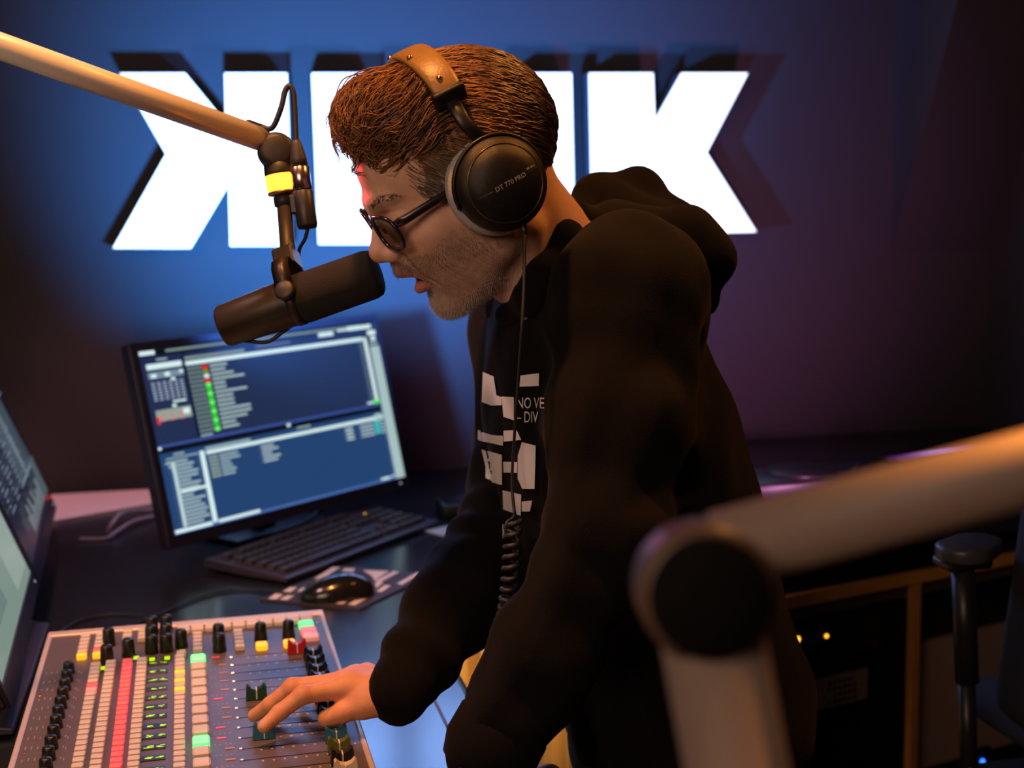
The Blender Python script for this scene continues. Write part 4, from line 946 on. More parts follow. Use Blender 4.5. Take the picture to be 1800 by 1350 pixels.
lips = sm(0.0075, 0.0035, np.abs(z + 0.0425)) * sm(0.022, 0.014, np.abs(y)) * sm(0.083, 0.090, x); lipl = sm(0.0085, 0.005, np.abs(z + 0.0640)) * sm(0.021, 0.013, np.abs(y)) * sm(0.078, 0.084, x)
brow = sm(0.0050, 0.0025, np.abs(z - 0.0405 + 0.05 * np.abs(np.abs(y) - 0.03))) * sm(0.010, 0.014, np.abs(y)) * sm(0.053, 0.044, np.abs(y)) * sm(0.05, 0.06, x)
def blend(c, w): global col; col = col * (1 - w[:, None]) + np.asarray(c) * w[:, None]
blend((0.22, 0.155, 0.118), beard * (0.58 + 0.40 * nz)); blend((0.55, 0.46, 0.39), 0.55 * sm(-0.088, -0.102, z) * sm(0.035, 0.06, x) * sm(0.035, 0.02, np.abs(y))); blend((0.62, 0.20, 0.16), np.maximum(lips * 0.7, lipl * 0.9)); blend((0.10, 0.055, 0.03), brow * 0.5)
blend((0.62, 0.24, 0.17), 0.5 * sm(0.022, 0.008, np.linalg.norm(V - [0.112, 0, -0.012], axis=1)))
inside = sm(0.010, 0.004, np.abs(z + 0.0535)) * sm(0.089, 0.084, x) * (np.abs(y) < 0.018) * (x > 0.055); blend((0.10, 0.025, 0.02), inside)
Vh, Qh, Ch = h2w(V), Q, col

# ---- right hand on the faders (its thumb towards the camera)
def hand_field(J, lo, hi, hstep=0.0017):
    f = Field(lo, hi, hstep)
    for fn, (pts, rs) in J['fingers'].items():
        f.chain(pts, rs, 0.004, m=0.02)
    for a, b, ra, rb in J['palm']: f.cone(a, b, ra, rb, 0.014, m=0.03)
    f.cone(J['wrist'][0], J['wrist'][1], 0.0200, 0.022, 0.02)
    for fn, (pts, rs) in J['fingers'].items():                       # knuckles
        if fn != 'thumb': f.ell(pts[1] + ez * 0.001, (0.0092, 0.0092, 0.0090), 0.004)
    return f
Z = lambda px, py, h: onz(px, py, MZ + h)
mcp = [Z(607, 1210, .052), Z(612, 1198, .055), Z(627, 1190, .053), Z(645, 1186, .047)]
J = {'fingers': {
    'index': ([mcp[0], Z(532, 1222, .052), Z(492, 1252, .036), Z(464, 1277, .0245)], [.0112, .0098, .0086, .0072]),
    'middle': ([mcp[1], Z(514, 1208, .052), Z(476, 1238, .032), Z(447, 1258, .0155)], [.0112, .0098, .0086, .0074]),
    'ring': ([mcp[2], Z(540, 1206, .042), Z(505, 1230, .026), Z(482, 1246, .012)], [.0105, .0092, .0080, .0068]),
    'little': ([mcp[3], Z(578, 1204, .036), Z(552, 1220, .024), Z(533, 1230, .011)], [.0095, .0080, .0070, .0060]),
    'thumb': ([Z(676, 1232, .040), Z(636, 1240, .036), Z(601, 1253, .030), Z(574, 1263, .0235)], [.0160, .0128, .0112, .0098])},
    'palm': [], 'wrist': None}
wr = Z(700, 1216, .046); wr2 = wr + 0.06 * unit(P(902, 905, 1.80) - wr)
for m_ in mcp: J['palm'].append((wr + 0.25 * (m_ - np.mean(mcp, 0)), m_, 0.0135, 0.0115))
J['palm'].append((wr, Z(640, 1238, .036), 0.0150, 0.012))
J['palm'].append((wr - ez * .004, np.mean(mcp, 0) - ez * 0.008, 0.0150, 0.012))
J['wrist'] = (wr, wr2)
allp = np.concatenate([p for p, _ in J['fingers'].values()] + [[wr, wr2]])
hf = hand_field(J, allp.min(0) - 0.04, allp.max(0) + 0.04)
Vr, Qr = hf.surface()
cr = np.tile(np.array([0.76, 0.33, 0.165]), (len(Vr), 1))  # orange lamp light put into this hand's skin colour
for fn, (pts, rs) in J['fingers'].items():
    k = pts[1]; w = 0.35 * sm(0.014, 0.006, np.linalg.norm(Vr - (k + ez * 0.008), axis=1)); cr = cr * (1 - w[:, None]) + np.array([0.55, 0.20, 0.12]) * w[:, None]
    tip = pts[3]; dr = unit(pts[3] - pts[2]); nn = unit(ez - dr * (ez @ dr)); dd = Vr - (tip + nn * rs[3] * 0.8)
    w = 0.6 * sm(0.0075, 0.005, np.sqrt((dd @ dr) ** 2 * 0.6 + (dd @ np.cross(dr, nn)) ** 2 * 1.3 + (dd @ nn) ** 2)); cr = cr * (1 - w[:, None]) + np.array([0.72, 0.44, 0.34]) * w[:, None]
# ---- left hand leaning on the desk edge, below the picture
lw = P(862, 1318, 1.475); hb = RM(AE - 0.055, (P(830, 1400, 1.50) @ ey), DESK_Z)
fd = unit(hb - np.array([lw[0], lw[1], DESK_Z])); fd = unit(-ex * 0.9 + ey * 0.25); sd_ = np.cross(ez, fd)
kn = hb - fd * 0.03 + ez * 0.026
JL = {'fingers': {}, 'palm': [], 'wrist': (np.array([lw[0] * .45 + kn[0] * .55, lw[1] * .45 + kn[1] * .55, kn[2] + 0.030]), lw)}
for i, (nm, ln) in enumerate((('index', .072), ('middle', .080), ('ring', .074), ('little', .058))):
    o_ = -sd_ * (0.030 - i * 0.020); a_ = kn + o_; d_ = unit(fd - sd_ * (0.16 - i * 0.10))
    JL['fingers'][nm] = ([a_, a_ + d_ * ln * .45 + ez * 0.004, a_ + d_ * ln * .75 - ez * 0.008, a_ + d_ * ln - ez * 0.017], [.0110, .0095, .0085, .0072])
    JL['palm'].append((JL['wrist'][0] + o_ * .5 - ez * .004, a_, 0.018, 0.012))
th0 = kn - sd_ * 0.036 - fd * 0.045
JL['fingers']['thumb'] = ([th0, th0 - sd_ * .020 + fd * .02 - ez * .006, th0 - sd_ * .034 + fd * .042 - ez * .013, th0 - sd_ * .040 + fd * .062 - ez * .016], [.015, .012, .0105, .009])
allp = np.concatenate([p for p, _ in JL['fingers'].values()] + [np.array(JL['wrist'])])
lf = hand_field(JL, allp.min(0) - 0.04, allp.max(0) + 0.04, 0.0024); Vl, Ql = lf.surface()
cL = np.tile(np.array([0.60, 0.30, 0.19]), (len(Vl), 1))

# ---- the body under the clothes, joined to head and hands in one mesh
NECK = P(1020, 500, 1.64); HIP = np.array([0.205, 1.70, 0.93])
SH_N = P(1105, 520, 1.53); SH_F = P(945, 580, 1.82)
EL_N = P(1072, 930, 1.47); WR_N = lw
EL_F = P(902, 905, 1.80); WR_F = Z(702, 1212, .050)
tl_ = unit(SH_N - SH_F); tu = unit(NECK - HIP); tl_ = unit(tl_ - tu * (tl_ @ tu)); tf = np.cross(tl_, tu)
TR = np.stack([tf, tl_, tu], 1)
def tp_(f_, l_, u_): return HIP + tf * f_ + tl_ * l_ + tu * u_
bd = Field((-0.35, 1.15, -0.02), (0.62, 2.15, 1.62), 0.011)
bd.ell(tp_(0.0, 0, 0.38), (0.105, 0.165, 0.20), 0.03, TR); bd.ell(tp_(-0.01, 0, 0.12), (0.10, 0.15, 0.18), 0.05, TR); bd.ell(HIP - ez * 0.03, (0.11, 0.16, 0.11), 0.05, TR)
bd.chain([NECK, SH_N], [.06, .055], 0.04); bd.chain([NECK, SH_F], [.06, .055], 0.04)
bd.chain([SH_N, EL_N, WR_N], [.052, .042, .030], 0.03); bd.chain([SH_F, EL_F, WR_F, wr], [.052, .042, .022, .018], 0.02)
FN, FFT = feet + np.array([0.02, -0.13, 0]), feet + np.array([-0.04, 0.15, 0])
KN, KF = (FN + HIP) / 2 + np.array([-0.05, -0.02, 0.03]), (FFT + HIP) / 2 + np.array([-0.06, 0.02, 0.03])
for hp, kn_, ft in ((HIP + tl_ * 0.085, KN, FN), (HIP - tl_ * 0.085, KF, FFT)): bd.chain([hp - ez * .03, kn_, ft + ez * 0.10], [.078, .053, .038], 0.03)
Vb, Qb = bd.surface(); cb_ = np.tile(SK, (len(Vb), 1))
Vall = np.concatenate([Vh, Vr, Vl, Vb]); o1, o2, o3 = len(Vh), len(Vh) + len(Vr), len(Vh) + len(Vr) + len(Vl)
Qall = np.concatenate([Qh, Qr + o1, Ql + o2, Qb + o3]); Call = np.concatenate([Ch, cr, cL, cb_])
M_skin = mat('skin', (0.6, 0.35, 0.25), 0.48, attr='Col', noise=0.10, nscale=160, bump=0.25, bscale=1100, sss=0.12)
np_object('body', Vall, Qall, M_skin, man, Call)['label'] = 'skin of the face, neck and hands'
# teeth
MB().ell(h2w((0.0835, 0, -0.0490)), (0.0085, 0.0145, 0.0034), (HF, HLT, HU), 14).build('teeth', mat('teeth', (0.75, 0.66, 0.55), 0.3), man)

# ---- hoodie
M_hood = mat('hoodie_cotton', (0.0050, 0.0038, 0.0037), 0.95, noise=0.25, nscale=300, bump=0.35, bscale=700, sheen=0.06, spec=0.15)
ho = Field((-0.40, 1.18, 0.76), (0.62, 2.15, 1.62), 0.0062)
ho.ell(tp_(0.010, 0.0, 0.40), (0.135, 0.185, 0.20), 0.03, TR)
ho.ell(tp_(-0.005, 0, 0.22), (0.140, 0.185, 0.24), 0.06, TR)
ho.ell(tp_(-0.01, 0, 0.03), (0.150, 0.190, 0.15), 0.06, TR)
ho.chain([NECK - tu * 0.03, SH_N], [.075, .080], 0.05); ho.chain([NECK - tu * 0.03, SH_F], [.075, .078], 0.05)
ho.chain([SH_N, SH_N * .45 + EL_N * .55 + right * 0.0, EL_N], [.082, .074, .060], 0.035)
ho.chain([EL_N, EL_N * .4 + WR_N * .6, WR_N], [.060, .056, .048], 0.03)
ho.chain([SH_F, EL_F], [.080, .060], 0.035)
ho.chain([EL_F, EL_F * .45 + WR_F * .55, WR_F], [.060, .053, .038], 0.03)
def folds(a, b, amp, fr, r, seed):
    """soft rings of cloth around a sleeve"""
    global ho
    ab = b - a; L = np.linalg.norm(ab); d = ab / L; sl, (X, Y, Z_) = ho._sl(np.minimum(a, b) - r, np.maximum(a, b) + r)
    t = ((X - a[0]) * d[0] + (Y - a[1]) * d[1] + (Z_ - a[2]) * d[2]); dist = np.sqrt((X - a[0] - t * d[0]) ** 2 + (Y - a[1] - t * d[1]) ** 2 + (Z_ - a[2] - t * d[2]) ** 2)
    w = np.clip(1 - (dist / r) ** 4, 0, 1) * np.clip(t / 0.04, 0, 1) * np.clip((L - t) / 0.03, 0, 1)
    ph = 9 * (X * .6 + Y * .8) + seed
    ho.f[sl] += (amp * w * np.sin(fr * t + 2.2 * np.sin(ph * 2.1 + Z_ * 11) + seed)).astype(np.float32)
folds(EL_F - (EL_F - SH_F) * .35, WR_F, 0.0030, 115, 0.10, 1.0); folds(EL_N, WR_N, 0.0026, 110, 0.11, 2.0); folds(SH_N, EL_N, 0.002, 60, 0.12, 0.5)
ho.warp(lambda X, Y, Z_: 0.0022 * np.sin(38 * X + 21 * Z_ + 2 * np.sin(17 * Y)) * np.sin(31 * Y + 13 * Z_) + 0.0015 * np.sin(75 * X - 40 * Z_ + 3 * np.sin(25 * Y)))
# long soft folds running down the near sleeve and round the armpit
def sleeve_folds(a, b, amp, nphi, r, seed):
    ab = b - a; L = np.linalg.norm(ab); d = ab / L; n1 = unit(np.cross(d, fwd)); n2 = np.cross(d, n1); sl, (X, Y, Z_) = ho._sl(np.minimum(a, b) - r, np.maximum(a, b) + r)
    X, Y, Z_ = X - a[0], Y - a[1], Z_ - a[2]; t = X * d[0] + Y * d[1] + Z_ * d[2]; p1 = X * n1[0] + Y * n1[1] + Z_ * n1[2]; p2 = X * n2[0] + Y * n2[1] + Z_ * n2[2]
    ph = np.arctan2(p2, p1); w = np.clip(1 - ((p1 ** 2 + p2 ** 2) / r ** 2) ** 2, 0, 1) * np.clip((t + 0.02) / 0.08, 0, 1) * np.clip((L - t) / 0.05, 0, 1)
    ho.f[sl] += (amp * w * np.abs(np.sin(nphi * ph * 0.5 + 7 * t + 1.2 * np.sin(16 * t) + seed)) ** 0.7).astype(np.float32)
sleeve_folds(SH_N, EL_N, 0.0060, 7, 0.13, 0.4); sleeve_folds(SH_F, EL_F, 0.004, 7, 0.12, 1.4); sleeve_folds(EL_N, WR_N, 0.004, 6, 0.10, 2.0)
# opening for the neck
nd = unit(h2w(nb0) - NECK)
ho.cone(NECK + nd * 0.080, NECK + nd * 0.22, 0.058, 0.085, 0.012, op='sub')
V, Q = ho.surface(); hoodie = np_object('hoodie', V, Q, M_hood, man)
bvh = BVHTree.FromPolygons([tuple(p) for p in V], [tuple(map(int, q)) for q in Q])
# ribbed cuffs and hem
fr_ = unit(WR_F - EL_F)
MB().lathe(WR_F - fr_ * 0.010, fr_, [(-0.03, 0.034), (-0.01, 0.0375), (0.010, 0.0355), (0.024, 0.0330), (0.028, 0.030)], 32).build('cuff', M_hood, man)
fn_ = unit(WR_N - EL_N)
MB().lathe(WR_N - fn_ * 0.030, fn_, [(-0.012, 0.040), (0, 0.050), (0.030, 0.051), (0.052, 0.044), (0.058, 0.036)], 32).build('cuff', M_hood, man)
# hood lying on the back and the collar around the neck
hq = Field(P(1110, 440, 1.66) - [0.26, 0.26, 0.20], P(1110, 440, 1.66) + [0.26, 0.30, 0.16], 0.0056)
hq.chain([P(990, 400, 1.70), P(1060, 345, 1.74), P(1120, 345, 1.76), P(1160, 400, 1.74)], [.022, .028, .030, .030], 0.02)
hq.chain([P(1150, 405, 1.63), P(1205, 420, 1.62), P(1238, 455, 1.62), P(1236, 520, 1.64)], [.024, .032, .030, .022], 0.02)
hq.chain([P(1010, 410, 1.62), P(1090, 395, 1.62), P(1160, 405, 1.64)], [.020, .024, .026], 0.02)
hq.chain([P(1090, 390, 1.72), P(1170, 430, 1.72), P(1215, 500, 1.74)], [.04, .045, .03], 0.03)
hq.chain([P(1018, 385, 1.60), P(990, 425, 1.545), P(962, 475, 1.530), P(930, 525, 1.545), P(892, 553, 1.60)], [.017, .019, .019, .016, .012], 0.012)
hq.chain([P(1015, 392, 1.66), P(960, 440, 1.74), P(905, 505, 1.74), P(876, 540, 1.70), P(892, 553, 1.62)], [.016, .016, .015, .014, .012], 0.012)
hq.warp(lambda X, Y, Z_: 0.003 * np.sin(60 * X + 50 * Z_ + 2 * np.sin(40 * Y)))
V2, Q2 = hq.surface(); np_object('hood', V2, Q2, M_hood, man)
# ---- trousers and shoes
tr = Field((-0.15, 1.30, 0.03), (0.62, 2.12, 1.02), 0.012)
tr.ell(HIP - ez * 0.03, (0.135, 0.18, 0.10), 0.04, TR)
for hp, kn_, ft in ((HIP + tl_ * 0.085, KN, FN), (HIP - tl_ * 0.085, KF, FFT)): tr.chain([hp - ez * .03, kn_, ft + ez * 0.08], [.098, .072, .062], 0.03)
V3, Q3 = tr.surface(); np_object('trousers', V3, Q3, mat('denim', (0.022, 0.022, 0.03), 0.85, noise=0.2, nscale=200, bump=0.3, bscale=600), man)
for ft in (FN, FFT):
    sf = Field(ft + [-0.24, -0.09, -0.005], ft + [0.12, 0.09, 0.14], 0.006)
    sf.ell(ft + [-0.05, 0, 0.035], (0.14, 0.046, 0.045), 0.02); sf.ell(ft + [0.03, 0, 0.06], (0.055, 0.042, 0.06), 0.03)
    sf.f = np.maximum(sf.f, -(sf.ax[2][None, None, :] - 0.002).astype(np.float32) * np.ones_like(sf.f)); V4, Q4 = sf.surface()
    s_ = np_object('shoe', V4, Q4, mat('shoe_leather', (0.03, 0.025, 0.022), 0.5), man)

# ---- print on the chest: laid on the cloth
def drape(px, py, off=0.0030):
    r = unit(ray(px, py)); hit = bvh.ray_cast(Vector(CAM + r * 0.9), Vector(r))
    if hit[0] is None: return None
    return np.array(hit[0]) + np.array(hit[1]) * off
def drape_poly(mb, poly, cuts=9):
    bm = bmesh.new(); vs = [bm.verts.new((x_, y_, 0)) for x_, y_ in poly]; bm.faces.new(vs)
    bmesh.ops.triangulate(bm, faces=bm.faces[:]); bmesh.ops.subdivide_edges(bm, edges=bm.edges[:], cuts=cuts, use_grid_fill=True); bmesh.ops.triangulate(bm, faces=bm.faces[:])
    bm.verts.index_update(); pts = [drape(v.co.x, v.co.y) for v in bm.verts]
    fs = [[v.index for v in f.verts] for f in bm.faces if all(pts[v.index] is not None for v in f.verts)]
    fs = [f for f in fs if max(np.linalg.norm(pts[f[i]] - pts[f[i - 1]]) for i in range(3)) < 0.06]
    mb.add([p if p is not None else (0, 0, 0) for p in pts], fs, None, True); bm.free()
M_ink = mat('print_ink', (0.86, 0.80, 0.78), 0.7)
for poly in ([(853, 654), (872, 662), (877, 695), (886, 698), (886, 712), (868, 713), (851, 706)], [(886, 697), (907, 698), (907, 738), (889, 732)], [(914, 661), (951, 656), (951, 679), (914, 680)],
             [(844, 756), (868, 764), (888, 765), (888, 782), (862, 777), (844, 773)], [(889, 756), (912, 755), (920, 772), (889, 775)], [(850, 789), (886, 798), (886, 851), (862, 845), (857, 842), (857, 820)],
             [(921, 776), (945, 782), (943, 858), (922, 858), (914, 840), (914, 800)], [(888, 810), (913, 811), (913, 830), (889, 829)], [(887, 860), (920, 868), (919, 905), (888, 893)], [(921, 880), (939, 878), (935, 897), (921, 897)]):
    mbp = MB(); drape_poly(mbp, poly); mbp.build('printed_block', M_ink, man, recalc=False)['label'] = 'white block printed on the chest'
def drape_text(body, px, py, size, sx=0.6, shear=0.0):
    v, f = text_mesh(body, size); mb = MB(); pts = [drape(px + p[0] * sx + shear * p[1], py - p[1] + p[0] * 0.02, 0.0030) for p in v]
    ok = [q for q in f if all(pts[i] is not None for i in q)]
    mb.add([p if p is not None else (0, 0, 0) for p in pts], ok); return mb.build('chest_lettering', M_ink, man, recalc=False)
drape_text('NO VE', 911, 717, 27, 0.62); drape_text('– DIV', 911, 741, 27, 0.62); drape_text('KINK', 882, 946, 38, 0.36, 0.12)
# ================================================================== hair
hr = Field((-0.16, -0.125, -0.10), (0.17, 0.125, 0.215), 0.0032)
hr.ell((-0.014, 0, 0.056), (0.109, 0.083, 0.097), 0.01)
hr.ell((0.036, 0.004, 0.120), (0.058, 0.062, 0.032), 0.03)
hr.ell((0.058, 0.0, 0.130), (0.028, 0.046, 0.021), 0.02)
hr.ell((0.152, 0, -0.010), (0.108, 0.14, 0.122), 0.008, op='sub')
hr.ell((0.060, 0, -0.085), (0.110, 0.14, 0.070), 0.012, op='sub')
hr.ell((0.0, 0, -0.150), (0.20, 0.16, 0.105), 0.012, op='sub')
hr.warp(lambda X, Y, Z_: 0.0016 * np.sin(150 * Y + 60 * np.sin(22 * X)) * np.sin(90 * X + 40 * Z_))
V, Q = hr.surface()
def hair_col(p):
    x, y, z = p.T; base = np.array([0.21, 0.088, 0.032]); dark = np.array([0.050, 0.026, 0.014]); grey = np.array([0.23, 0.175, 0.135])  # base carries the orange lamp highlights of the front hair
    wb = sm(0.02, -0.07, x)[:, None]; wg = (sm(0.080, 0.045, z) * sm(-0.03, 0.01, x))[:, None]
    return base * (1 - wb) * (1 - wg) + dark * wb * (1 - wg) + grey * wg
M_hair = mat('hair', (0.12, 0.06, 0.03), 0.42, attr='Col', spec=0.6)
hc = hair_col(V) * 0.55
def strands(roots, dirf, steps, ds, lift, r0, wob):
    n = len(roots); p = roots.copy(); path = [p.copy()]; ph = rng.uniform(0, 6.28, n); lf = lift * rng.uniform(0.3, 1.0, n)
    for s in range(steps):
        g = hr.grad(p); d = dirf(p, s / steps) + wob * np.stack([np.zeros(n), np.sin(ph + s * 0.55), np.cos(ph * 1.7 + s * 0.5)], 1)
        d -= g * np.sum(d * g, 1, keepdims=True); d /= np.linalg.norm(d, axis=1, keepdims=True) + 1e-9
        p = p + d * ds[:, None]; e = hr.sample(p) - lf * math.sin(math.pi * min(1, (s + 1) / steps * 0.9)); p = p - g * np.clip(e, -0.006, 0.006)[:, None]
        path.append(p.copy())
    return np.stack(path, 1)                              # n, steps+1, 3
def ribbons(path, r0):
    """three-sided tapering tubes"""
    n, m, _ = path.shape; t = np.gradient(path, axis=1); t /= np.linalg.norm(t, axis=2, keepdims=True) + 1e-9
    a = np.cross(t, np.array([0.3, 0.5, 0.81])); a /= np.linalg.norm(a, axis=2, keepdims=True) + 1e-9; b = np.cross(t, a)
    w = r0[:, None, None] * (1 - (np.linspace(0, 1, m) ** 2.2))[None, :, None] + 0.00006
    V = np.stack([path + w * (a * math.cos(q) + b * math.sin(q)) for q in (0, 2.094, 4.189)], 2)   # n,m,3,3
    idx = np.arange(n * m * 3).reshape(n, m, 3); F_ = []
    for k in range(3): F_.append(np.stack([idx[:, :-1, k], idx[:, :-1, (k + 1) % 3], idx[:, 1:, (k + 1) % 3], idx[:, 1:, k]], -1).reshape(-1, 4))
    return V.reshape(-1, 3), np.concatenate(F_), m
def pick(V, mask, n): i = np.flatnonzero(mask); return V[rng.choice(i, n)] + rng.normal(0, 0.001, (n, 3))
def d_top(p, t): return np.stack([np.ones(len(p)), 0.30 + 0.0 * p[:, 1], -0.05 - 0.35 * t + 0 * p[:, 0]], 1)
def d_back(p, t): return np.stack([-np.ones(len(p)), 0.0 * p[:, 1], -0.25 - 0.9 * t + 0 * p[:, 0]], 1)
def d_side(p, t): return np.stack([-0.75 * np.ones(len(p)), 0 * p[:, 1], -0.75 + 0 * p[:, 0]], 1)
x, y, z = V.T
allV, allF, allC = [h2w(V)], [Q], [hc]; off = len(V)
for msk, n, df, st, dl, lift, rad, wob in (
        ((x > -0.02) & (z > 0.085), 2300, d_top, 12, 0.0052, 0.007, 0.00085, 0.28),
        ((x > 0.035) & (z > 0.10), 800, d_top, 12, 0.0040, 0.010, 0.0008, 0.55),
        ((x < 0.005) & (z > 0.05), 1900, d_back, 10, 0.0062, 0.004, 0.0008, 0.20),
        ((z < 0.10) & (x > -0.03), 1900, d_side, 7, 0.0034, 0.003, 0.00055, 0.35),
        ((z < 0.09) & (x <= -0.03), 1700, d_side, 7, 0.0045, 0.002, 0.0007, 0.2)):
    r_ = pick(V, msk, n)
    pth = strands(r_, df, st, dl * rng.uniform(0.6, 1.15, n), lift, rad, wob)
    kc = 70 if df is d_top else 110                         # neighbouring strands run together in locks
    cen = r_[rng.choice(n, kc)]; near = np.argmin(((r_[:, None] - cen[None]) ** 2).sum(2), 1)
    cp_ = strands(cen, df, st, np.full(kc, dl), lift * 1.3, rad, wob * 1.8)[near]; tt = np.linspace(0, 1, st + 1)[None, :, None]
    wv = 0.55 if df is d_top else 0.30
    pth = pth * (1 - wv * np.sqrt(tt)) + (cp_ + (r_ - cen[near])[:, None] * (1 - 0.65 * tt)) * wv * np.sqrt(tt)
    if df is d_top:                                        # ends lift and curl away from the head
        tt = np.linspace(0, 1, st + 1)[None, :, None]; cu_ = rng.normal(0, 1, (n, 1, 3)) * np.array([0.004, 0.006, 0.004]); pth = pth + cu_ * tt ** 2
    W, Fq, m = ribbons(pth, rad * rng.uniform(0.6, 1.2, n)); c_ = np.repeat(hair_col(r_) * rng.uniform(0.4, 2.0, (n, 1)), m * 3, 0)
    allV.append(h2w(W)); allF.append(Fq + off); allC.append(c_); off += len(W)
# loose curls of the fringe in front of the forehead
def curl(pts, r=0.0007):
    global off
    q = np.array(bez(pts, 6))[None]; W, Fq, m = ribbons(q, np.array([r])); allV.append(W); allF.append(Fq + off); allC.append(np.tile(np.array([0.15, 0.062, 0.024]) * rc.uniform(0.4, 1.9), (len(W), 1))); off += len(W)
rc = random.Random(11)
for k in range(26):
    j = lambda s=4: rc.uniform(-s, s); dd = 1.53 + rc.uniform(-.03, .03)
    curl([P(620 + j(12), 175 + j(10), dd), P(592 + j(6), 190 + j(8), dd), P(585 + j(4), 225 + j(6), dd), P(589 + j(4), 258 + j(8), dd), P(600 + j(6), 285 + j(10), dd)][:rc.choice((4, 5, 5))])
for k in range(14):
    j = lambda s=4: rc.uniform(-s, s); dd = 1.47 + rc.uniform(-.01, .02)
    curl([P(660 + j(14), 225 + j(8), dd), P(640 + j(8), 250 + j(5), dd), P(628 + j(6), 282 + j(6), dd), P(622 + j(4), 300 + j(6), dd), P(640 + j(5), 306 + j(4), dd)])
for k in range(22):
    j = lambda s=6: rc.uniform(-s, s); dd = 1.52 + rc.uniform(-.04, .03)
    curl([P(690 + j(20), 150 + j(), dd), P(650 + j(10), 143 + j(), dd), P(615 + j(), 152 + j(), dd), P(598 + j(), 178 + j(), dd), P(604 + j(), 196 + j(), dd)])
for k in range(150):                                       # tousled locks over the front of the crown
    j = lambda s=7: rc.uniform(-s, s); dd = 1.50 + rc.uniform(-.05, .05); x_ = rc.uniform(600, 720); y_ = 150 + (720 - x_) * 0.12 + rc.uniform(-12, 70)
    curl([P(x_ + 62 + j(), y_ - 32 + j(), dd), P(x_ + 30 + j(), y_ - 24 + j(9), dd), P(x_ + j(), y_ - 4 + j(9), dd), P(x_ - 16 + j(), y_ + 22 + j(9), dd), P(x_ - 10 + j(9), y_ + 44 + j(9), dd)], rc.uniform(.0006, .0011))
np_object('hair', np.concatenate(allV), np.concatenate(allF), M_hair, man, np.concatenate(allC))['label'] = 'tousled brown hair, greying at the temple'
# ---- stubble
hx, hy, hz_ = w2h(Vh).T
g_ = hd.grad(w2h(Vh))
bm_ = beard * ~((np.abs(hz_ + 0.054) < 0.010) & (np.abs(hy) < 0.024) & (hx > 0.066))
idx = np.flatnonzero((bm_ > 0.22) & (rng.random(len(bm_)) < 0.9)); idx = rng.choice(idx, min(13000, len(idx)), replace=False)
pr_, gr_ = w2h(Vh)[idx], g_[idx]; n = len(idx)
ln = 0.0016 + 0.0032 * sm(-0.075, -0.10, pr_[:, 2]) + 0.002 * (np.abs(pr_[:, 2] + 0.034) < 0.012); ln = ln * rng.uniform(0.5, 1.1, n)
dn_ = gr_ * 0.75 + np.array([0.15, 0, -0.75]) + rng.normal(0, 0.25, (n, 3)); dn_ /= np.linalg.norm(dn_, axis=1, keepdims=True)
pth = np.stack([pr_ - gr_ * 0.0006, pr_ + dn_ * ln[:, None] * 0.5, pr_ + dn_ * ln[:, None]], 1)
W, Fq, m = ribbons(pth, np.full(n, 0.00017))
gw = (sm(-0.062, -0.092, pr_[:, 2]) * 1.0 + 0.22) * rng.uniform(0.2, 1.2, n); bc = np.array([0.15, 0.095, 0.07]) * (1 - np.clip(gw, 0, 1))[:, None] + np.array([0.80, 0.72, 0.64]) * np.clip(gw, 0, 1)[:, None]
np_object('beard_stubble', h2w(W), Fq, M_hair, man, np.repeat(bc, m * 3, 0))['label'] = 'short greying beard and moustache'
# eyebrow hairs
for s in (-1, 1):
    hb_ = []
    for k in range(60):
        t_ = rc.random(); p_ = np.array([0.101 - 0.022 * t_ ** 2, s * (0.012 + 0.038 * t_), 0.0395 + 0.006 * math.sin(t_ * 2.6) + rc.uniform(-.003, .003)])
        e = hd.sample(p_[None])[0]; gg = hd.grad(p_[None])[0]; p_ = p_ - gg * e
        hb_.append([p_, p_ + gg * .0010 + np.array([-.001, s * .003, .0012]), p_ + gg * .0008 + np.array([-.003, s * .006, .0012])])
    W, Fq, m = ribbons(np.array(hb_), np.full(len(hb_), 0.00026)); np_object('eyebrow', h2w(W), Fq, M_hair, man, np.tile([0.06, 0.034, 0.02], (len(W), 1)))

# ================================================================== glasses
gl = thing('eyeglasses', "dark framed eyeglasses on the man's nose", 'glasses', h2w((0.06, 0, 0.02)))
M_frm = mat('glasses_frame', (0.018, 0.012, 0.013), 0.25, coat=0.3)
M_lens = glass_mat('lens_glass')
RXc = 0.1085
for s in (-1, 1):
    lp = []
    for k in range(40):
        a = 2 * math.pi * k / 40; c_, s_ = math.cos(a), math.sin(a)
        yy = 0.0270 * math.copysign(abs(c_) ** 0.75, c_); zz = 0.0195 * math.copysign(abs(s_) ** 0.80, s_)
        yc = s * 0.0350 + yy; lp.append(h2w((RXc - 2.6 * yc * yc + 0.10 * zz, yc, 0.0115 + zz)))
    MB().tube(lp, 0.0024, 8, closed=True).build('rim', M_frm, gl)
    lm_ = MB(); lm_.add(lp + [np.mean(lp, 0)], [(i, (i + 1) % 40, 40) for i in range(40)], None, True); lm_.build('lens', M_lens, gl)
    hg = h2w((RXc - 2.6 * .061 ** 2, s * 0.0610, 0.0215)); h2 = h2w((0.088, s * 0.0705, 0.0235)); 
    MB().tube([hg, h2w((0.0950, s * 0.0675, 0.023)), h2, h2w((0.045, s * 0.0745, 0.0280)), h2w((0.005, s * 0.0775, 0.0315)), h2w((-0.025, s * 0.0775, 0.020))], [.0032, .0040, .0040, .0034, .0026, .0020], 8, flat=(HLT, (1.25, 0.7))).build('temple', M_frm, gl)
MB().tube([h2w((RXc - 0.002, -0.0105, 0.0165)), h2w((RXc + 0.001, -0.004, 0.0195)), h2w((RXc + 0.001, 0.004, 0.0195)), h2w((RXc - 0.002, 0.0105, 0.0165))], 0.0020, 8).build('bridge', M_frm, gl)
